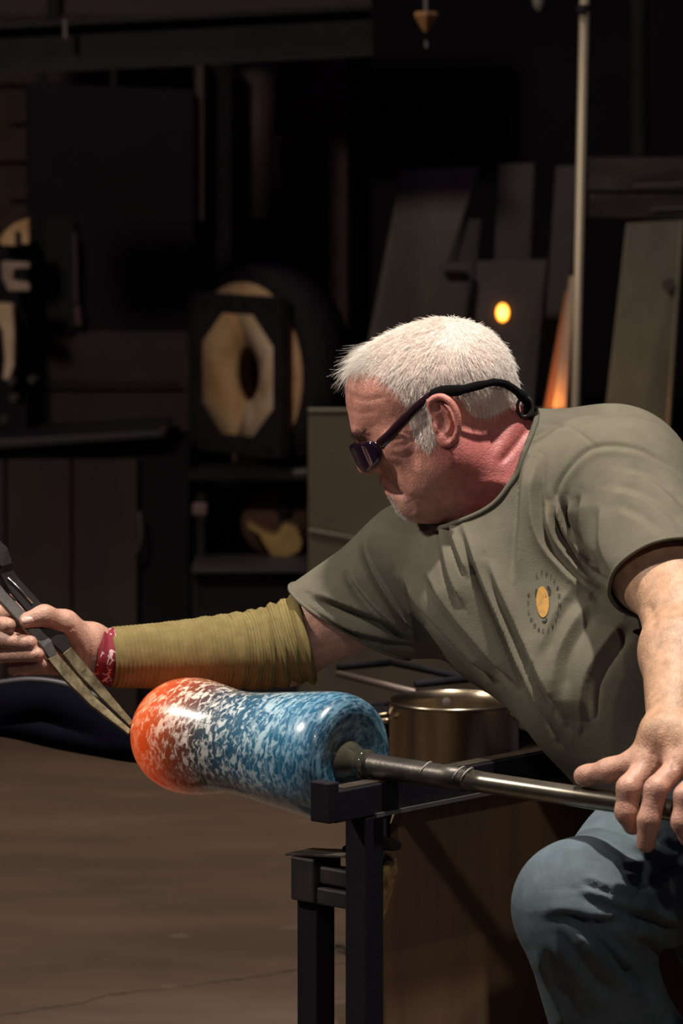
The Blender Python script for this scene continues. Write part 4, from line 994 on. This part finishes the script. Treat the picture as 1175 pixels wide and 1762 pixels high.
# ---- chest print: orange oval with dark marks and a ring of small lettering
bvh = BVHTree.FromPolygons([tuple(v) for v in sV], [tuple(int(i) for i in f) for f in sF])
def onto(px, py):
    d = P(px, py, 0) - CAM; h = bvh.ray_cast(Vector(CAM), Vector(nrm(d)))
    n = h[1] if h[1].dot(Vector(d)) < 0 else -h[1]
    return np.array(h[0] + n * .0012)
def decal(name, quads, mat):
    m = MB()
    for q in quads:
        pts = [onto(*p) for p in q]; m.poly(pts, [tuple(range(len(pts)))])
    return m.build(name, mat, shirt)
def ellq(cx, cy, rx, ry, a0=0, a1=2 * math.pi, r0=0., n=20, tilt=0.):
    out = []
    for i in range(n):
        p = []
        for (r, a) in ((r0, a0 + (a1 - a0) * i / n), (1, a0 + (a1 - a0) * i / n), (1, a0 + (a1 - a0) * (i + 1) / n), (r0, a0 + (a1 - a0) * (i + 1) / n)):
            x, y = rx * r * math.cos(a), ry * r * math.sin(a); p.append((cx + x * math.cos(tilt) - y * math.sin(tilt), cy + x * math.sin(tilt) + y * math.cos(tilt)))
        out.append(p)
    return out
ink_o = M('orange_ink', (.50, .26, .045), .85, c2=(.33, .19, .06), vs_=160); ink_d = M('dark_ink', (.018, .018, .016), .9); ink_g = M('shirt_ink_gap', (.12, .10, .07), .9, c2=(.09, .08, .06), vs_=90)
cx, cy = 934, 1036
decal('logo_oval', ellq(cx, cy, 11, 27, r0=.05, n=28, tilt=-.05) + ellq(cx - 1, cy - 10, 6, 11, r0=.05, n=14), ink_o)
for q_ in (ellq(cx - 3, cy + 6, 6, 9, -.6, 1.8, .72, 8), ellq(cx + 4, cy + 2, 5, 10, 1.4, 3.4, .7, 8), ellq(cx + 5, cy - 12, 3, 6, r0=.1, n=10)): decal('logo_gap', q_, ink_g)
for q_ in (ellq(cx + 6, cy - 17, 8, 12, -1.3, .5, .62, 10), ellq(cx - 7, cy - 16, 6, 10, 2.4, 4.0, .6, 8), ellq(cx + 3, cy + 30, 5, 6, -.4, 2.6, .45, 10)): decal('logo_mark', q_, ink_d)
lets = []; gl_ = ['L', 'T', 'V', 'I', 'C', 'A', 'O', 'H']
for i in range(19):
    a = -2.0 + i * 2 * math.pi / 21; x, y = cx + 2 + 27 * math.cos(a), cy + 50 * math.sin(a); s_ = 3.6
    def st(x0, y0, x1, y1, w_=.55):
        dx, dy = x1 - x0, y1 - y0; L_ = math.hypot(dx, dy); nx, ny = -dy / L_ * w_, dx / L_ * w_
        X = lambda u, v: (x + u * s_ * .7, y + v * s_)
        p0, p1 = X(x0, y0), X(x1, y1); lets.append([(p0[0] + nx, p0[1] + ny), (p1[0] + nx, p1[1] + ny), (p1[0] - nx, p1[1] - ny), (p0[0] - nx, p0[1] - ny)])
    k = gl_[i % 8]
    for q in {'L': [(-.6, -1, -.6, 1), (-.6, 1, .7, 1)], 'T': [(0, -1, 0, 1), (-.8, -1, .8, -1)], 'V': [(-.7, -1, 0, 1), (0, 1, .7, -1)], 'I': [(0, -1, 0, 1)], 'C': [(.6, -1, -.6, -.6), (-.6, -.6, -.6, .6), (-.6, .6, .6, 1)], 'A': [(-.7, 1, 0, -1), (0, -1, .7, 1), (-.4, .3, .4, .3)], 'O': [(-.6, -.8, -.6, .8), (.6, -.8, .6, .8), (-.6, -.8, .6, -.8), (-.6, .8, .6, .8)], 'H': [(-.6, -1, -.6, 1), (.6, -1, .6, 1), (-.6, 0, .6, 0)]}[k]: st(*q)
decal('logo_lettering', lets, ink_d)['kind'] = 'stuff'
sm = shirt.modifiers.new('solid', 'SOLIDIFY'); sm.thickness = .0025; sm.offset = -1
# ---- jeans and shoes
jf = Field(A(.17, -.45, .02), A(.86, .52, .80), .0045)
Lhp = P(1300, 1440, .10); Lkn = P(992, 1562, -.25); Lan = P(1125, 1985, -.02)
Lan[2] = .10
jf.ell(pelv, TAX, A(.185, .145, .13), .05)
jf.chain([Lhp, P(1125, 1492, -.12), Lkn], [.105, .092, .066], .03)
jf.ell(Lkn + A(.004, -.004, .006), np.eye(3), A(.068, .070, .070), .03)
jf.chain([Lkn, Lkn * .5 + Lan * .5 + A(.012, 0, 0), Lan], [.066, .078, .066], .035)
Rhp = pelv + Rv * .09 + A(0, 0, -.02); Rkn = A(.62, .22, .20) ; Ran = A(.74, .36, .09)
jf.chain([Rhp, Rkn], [.095, .075], .03); jf.chain([Rkn, Ran], [.072, .055], .03)
jV, jF = jf.nets(); jV = relax(jV, jF, 3, .5)
jV = folds(jV, jF, [
    ([(1000, 1528), (1040, 1546), (1085, 1562), (1175, 1588)], 10, 8, -1), ([(930, 1572), (975, 1566), (1020, 1576), (1080, 1572)], 11, 7, -1),
    ([(972, 1588), (1010, 1618), (1058, 1672), (1115, 1728)], 12, 10, 1), ([(1012, 1588), (1045, 1622), (1090, 1662)], 10, 7, 1),
    ([(945, 1605), (990, 1665), (1040, 1730)], 14, 6, 1), ([(925, 1630), (950, 1700), (985, 1775)], 14, 6, 1),
    ([(1085, 1562), (1130, 1522), (1180, 1488)], 6, 6, 1), ([(1005, 1508), (1040, 1526), (1080, 1538)], 8, 5, -1),
    ([(1075, 1482), (1120, 1500), (1150, 1522)], 7, 5, -1), ([(1070, 1505), (1105, 1522), (1125, 1540)], 6, 4.5, -1), ([(1085, 1450), (1130, 1470), (1170, 1492)], 8, 5, -1),
    ([(1100, 1425), (1140, 1440), (1180, 1462)], 8, 4, -1), ([(1095, 1600), (1130, 1620), (1170, 1630)], 12, 5, -1)], -.1)
denim = M('denim', (.095, .128, .150), .85, var=.18, vs_=26, bump=.4, bs=1100, spec=.25)
jeans = mesh_obj('jeans', jV, jF, denim, person)
jx, jy = pix(jV)
sm_b = MB()   # raised side seam
for ank, kn, nm in ((Lan, Lkn, 'shoe'), (Ran, Rkn, 'shoe')):
    shf = Field(ank - A(.22, .26, .12), ank + A(.2, .2, .1), .006)
    fd = nrm(A(g[0], g[1], 0))
    c = A(ank[0], ank[1], .05)
    shf.chain([c - fd * .05, c + fd * .06, c + fd * .15 - zz * .012], [.05, .048, .038], .02)
    shf.cone(A(ank[0], ank[1], .06), A(ank[0], ank[1], .13), .046, .048, .02)
    shf.a = np.maximum(shf.a, -(shf.ax[2][None, None, :] - .001) + 0 * shf.a)
    v, f = shf.nets()
    mesh_obj(nm, v, f, M('boot_leather', (.03, .022, .018), .55, bump=.2), person)

# ---- hair, goatee, eyebrows: tapered strands standing on the head
hN = vnormals(hV, hF)
if ((hV - HO) * hN).sum(1).mean() < 0: hN = -hN
def strands(name, sel, n, length, width, flow, col, jitter=.35, lift=.35, seg=3, parent=body):
    ids = rng.choice(np.where(sel)[0], n); o = hV[ids] + rng.normal(0, .0007, (n, 3)); nn = hN[ids]
    fl = flow(ids); fl = fl - nn * (fl * nn).sum(1, keepdims=True); fl /= np.linalg.norm(fl, axis=1, keepdims=True) + 1e-9
    L = length(ids) * rng.uniform(.6, 1.15, n)
    d = fl + nn * (lift if np.isscalar(lift) else lift(ids)[:, None]) + rng.normal(0, jitter, (n, 3)); d /= np.linalg.norm(d, axis=1, keepdims=True)
    side = np.cross(d, nn); side /= np.linalg.norm(side, axis=1, keepdims=True) + 1e-9; up2 = np.cross(side, d)
    curl = rng.normal(0, .25, (n, 3))
    V = np.zeros((n, (seg + 1) * 3, 3))
    for s in range(seg + 1):
        t = s / seg; c = o + d * (L * t)[:, None] + (curl - nn * .22) * (L * t * t)[:, None] * .6
        wd = (width * (1 - .75 * t))
        for k in range(3):
            a = 2 * math.pi * k / 3
            V[:, s * 3 + k] = c + side * math.cos(a) * wd + up2 * math.sin(a) * wd
    base = np.array([(s * 3 + k, s * 3 + (k + 1) % 3, (s + 1) * 3 + (k + 1) % 3, (s + 1) * 3 + k) for s in range(seg) for k in range(3)])
    Fs = (base[None] + (np.arange(n) * (seg + 1) * 3)[:, None, None]).reshape(-1, 4)
    return mesh_obj(name, V.reshape(-1, 3), Fs, col, parent)
white_hair = M('white_hair', (.86, .82, .76), .55, spec=.3)
dark_hair = M('grey_hair', (.10, .075, .06), .6)
def flow_head(ids):
    f, u, l = f_[ids], u_[ids], l_[ids]
    fw_ = np.clip((u - 60) / 90, 0, 1)
    back = np.clip((-f - 30) / 60, 0, 1)
    down = 1 - fw_
    return (Fv[None] * (fw_ * 1.2 * (1 - back) - .1 + .35 * (1 - back))[:, None] - Uv[None] * (down * .9 + .9 * back + .15)[:, None] + Lv[None] * (np.sign(l) * fw_ * .35)[:, None])
def len_head(ids):
    f, u = f_[ids], u_[ids]
    q = .010 + .010 * np.clip((f - 20) / 80, 0, 1) * np.clip((u - 90) / 50, 0, 1)
    return q
keep = hm & (rng.random(len(hm)) > thin * .8)
hair = strands('hair', keep, 17000, len_head, .00028, flow_head, white_hair, .22, .22)
hair['kind'] = 'stuff'; hair['label'] = 'short white hair'
tuft = (f_ > 72) & (f_ < 135) & (u_ > 120) & (np.abs(l_) < 62) & hm
ho = strands('forelock', tuft, 750, lambda i: np.full(len(i), .036), .00022, lambda i: np.tile(Fv * 1.0 + Uv * -.25, (len(i), 1)), white_hair, .26, .16, 5)
ho['kind'] = 'stuff'
gt = (np.abs(l_) < 34) & (f_ > 118) & (u_ < -82) & (u_ > -140)
ho = strands('goatee', gt, 900, lambda i: np.full(len(i), .0048), .00022, lambda i: np.tile(-Uv + Fv * .2, (len(i), 1)), white_hair, .3, .5)
ho['kind'] = 'stuff'
eb = (np.abs(np.abs(l_) - 38) < 26) & (u_ > 30) & (u_ < 44) & (f_ > 140)
ho = strands('eyebrow', eb, 420, lambda i: np.full(len(i), .009), .00025, lambda i: np.sign(l_[i])[:, None] * Lv[None] + Uv[None] * .25, dark_hair, .25, .3)
ho['kind'] = 'stuff'

# ---- safety glasses with wrap lenses and a neck strap
glasses = bpy.data.objects.new('safety_glasses', None); link(glasses, person); glasses.empty_display_size = .02
glasses['label'] = 'wraparound safety glasses with dark violet lenses'
frame_m = M('glasses_frame', (.025, .010, .014), .18, coat=.6); lens_m = M('violet_lens', (.022, .010, .024), .08, coat=1., spec=.6)
cloth_k = M('black_strap', (.005, .005, .006), .9, bump=.4, bs=700, spec=.1)
def WR(th, u):     # wrap surface round the face
    a = math.radians(th); return H(76 + 107 * math.cos(a), u + 1 - .10 * abs(th), 92 * math.sin(a))
for s in (-1, 1):
    outl = [(7, 8), (10, 20), (25, 25), (45, 24), (58, 20), (62, 8), (58, -10), (46, -21), (30, -24), (16, -18), (9, -6)]
    outl = [tuple(p[:2]) for p in spline([A(a, b, 0) for a, b in outl + outl[:1]], 4)][:-1]
    ctr = np.mean(outl, 0); m = MB(); vs3 = []
    rings = 6; n = len(outl)
    for r in range(rings + 1):
        for (a, b) in outl:
            q = ctr + (np.array([a, b]) - ctr) * (r / rings if r else .02); vs3.append(WR(s * q[0], q[1]))
    m.poly(vs3, [(r * n + k, r * n + (k + 1) % n, (r + 1) * n + (k + 1) % n, (r + 1) * n + k) for r in range(rings) for k in range(n)] + [tuple(range(n))])
    o = m.build('lens', lens_m, glasses, True); md = o.modifiers.new('s', 'SOLIDIFY'); md.thickness = .002
    MB().tube([WR(s * a, b) for a, b in outl + outl[:2]], .0022, 8, False).build('rim', frame_m, glasses, True)
    ta = [(652, 768, 84), (668, 752, 94), (690, 728, 101), (712, 705, 105), (735, 685, 108), (756, 674, 110)]
    def SP(px, py, l): f, u = fu(px, py); return H(f, u, s * l)
    MB().tube(spline([SP(*p) for p in ta], 5), [.0078, .0078, .0076, .0074, .0072] + [.0068] * 8 + [.0062] * 8 + [.0056] * 5, 10, squash=(Lv, .3)).build('temple', frame_m, glasses, True)
    MB().tube(spline([SP(*p) for p in [(742, 681, 111), (762, 673, 112), (790, 671, 109), (820, 664, 101), (848, 658, 84)]], 5), [.0050] + [.0076] * 10 + [.0060] * 6 + [.0050] * 4, 10, squash=(Lv, .4)).build('strap_sleeve', cloth_k, glasses, True)
m = MB().tube([WR(a, 12 + 4 * math.cos(math.radians(a * 10))) for a in range(-8, 9, 2)], .0028, 8); m.build('bridge', frame_m, glasses, True)
MB().tube(spline([HP(846, 658, 86), HP(866, 664, 62), HP(888, 682, 40), HP(905, 706, 20), HP(906, 726, 5)], 6), [.0052] * 12 + [.0062] * 8 + [.0055] * 5, 10).build('neck_strap', cloth_k, glasses, True)
MB().tube(spline([HP(846, 658, -86), HP(866, 664, -62), HP(888, 682, -30), HP(904, 706, -5)], 6), .006, 10).build('neck_strap', cloth_k, glasses, True)
MB().tube([HP(896 + 13 * math.cos(a), 704 + 17 * math.sin(a), 34) for a in np.linspace(0, 2 * math.pi, 20)], .0022, 8, False).build('strap_ring', M('strap_ring', (.02, .02, .02), .3, spec=.8), glasses, True)
MB().tube([P(918, 722, .22), P(912, 708, .215), P(905, 694, .21)], [.009, .011, .008], 10).build('cord_lock', M('black_plastic', (.01, .01, .012), .25), glasses, True)

# ---- knit arm sleeve and bandana cuff
def sweep(path, radf, seg=64, tilt=None):
    V = []; F_ = []; n = len(path); ref = None
    for i, p in enumerate(path):
        t = nrm(path[min(i + 1, n - 1)] - path[max(i - 1, 0)])
        if ref is None: ref = nrm(np.cross(t, zz))
        ref = nrm(ref - t * (ref @ t)); bi = np.cross(t, ref)
        for k in range(seg):
            a = 2 * math.pi * k / seg
            r, sh = radf(i / (n - 1), a)
            V.append(p + (ref * math.cos(a) + bi * math.sin(a)) * r + t * sh)
    for i in range(n - 1):
        for k in range(seg): F_.append((i * seg + k, i * seg + (k + 1) % seg, (i + 1) * seg + (k + 1) % seg, (i + 1) * seg + k))
    return V, np.array(F_)
_sl = lambda t: Rwr + (Rel - Rwr) * t
path = spline([_sl(.09) - zz * .006, _sl(.38) - zz * .004, _sl(.66), _sl(.90) + zz * .004, Rel + (Rsh - Rel) * .16 - zz * .002], 66)
def rad_sleeve(t, a):
    r = .0378 + .0190 * t ** 1.1
    wv = np.clip((t - .12) / .75, 0, 1) ** 1.3
    s = t * 1.0 + .012 * math.sin(a * 1.0 + 1) * wv
    r += wv * (.0019 * math.sin(s * 78 + .5 * math.sin(a + .5)) + .0009 * math.sin(s * 47 + math.sin(2 * a)))
    r += .0005 * math.sin(t * 330)
    if t > .955: r += .0022 * math.sin((t - .955) / .045 * math.pi)
    if t < .02: r -= .0015
    return r, .016 * math.sin(a) * 0
V, F_ = sweep(path, rad_sleeve, 96)
knit = M('khaki_knit', (.235, .185, .075), .95, var=.14, vs_=60, bump=.6, bs=1500, spec=.15, stretch=(1, 1, 1))
o = mesh_obj('knit_sleeve', V, F_, knit, person); o['label'] = 'khaki ribbed knit arm sleeve'
md = o.modifiers.new('s', 'SOLIDIFY'); md.thickness = .002; md.offset = 1
path = spline([_sl(-.015), _sl(.05) - zz * .003, _sl(.11) - zz * .006], 12)
V, F_ = sweep(path, lambda t, a: (.0362 + .0012 * math.sin(t * 14 + 2 * a) + .0008 * math.sin(5 * a + t * 3) + .0012 * t, .004 * math.sin(a + 1)), 64)
band = M('red_bandana', (.20, .008, .022), .8, bump=.3, bs=600)
nt = band.node_tree; bb = nt.nodes['Principled BSDF']; tcn = nt.nodes.new('ShaderNodeTexCoord'); vo = nt.nodes.new('ShaderNodeTexVoronoi'); vo.feature = 'DISTANCE_TO_EDGE'; vo.inputs['Scale'].default_value = 75
mp_ = nt.nodes.new('ShaderNodeMapping'); nt.links.new(tcn.outputs['Object'], mp_.inputs[0]); nt.links.new(mp_.outputs[0], vo.inputs['Vector'])
nz = nt.nodes.new('ShaderNodeTexNoise'); nz.inputs['Scale'].default_value = 60; nt.links.new(tcn.outputs['Object'], nz.inputs['Vector'])
r1 = nt.nodes.new('ShaderNodeMath'); r1.operation = 'LESS_THAN'; r1.inputs[1].default_value = .055; nt.links.new(vo.outputs['Distance'], r1.inputs[0])
r2 = nt.nodes.new('ShaderNodeMath'); r2.operation = 'GREATER_THAN'; r2.inputs[1].default_value = .53; nt.links.new(nz.outputs[0], r2.inputs[0])
r3 = nt.nodes.new('ShaderNodeMath'); r3.operation = 'MULTIPLY'; nt.links.new(r1.outputs[0], r3.inputs[0]); nt.links.new(r2.outputs[0], r3.inputs[1])
mx = nt.nodes.new('ShaderNodeMixRGB'); mx.inputs[1].default_value = (.20, .008, .022, 1); mx.inputs[2].default_value = (.60, .42, .42, 1)
nt.links.new(r3.outputs[0], mx.inputs[0]); nt.links.new(mx.outputs[0], bb.inputs['Base Color'])
o = mesh_obj('wrist_bandana', V, F_, band, person); o['label'] = 'red bandana cuff with white print'
md = o.modifiers.new('s', 'SOLIDIFY'); md.thickness = .002; md.offset = -1
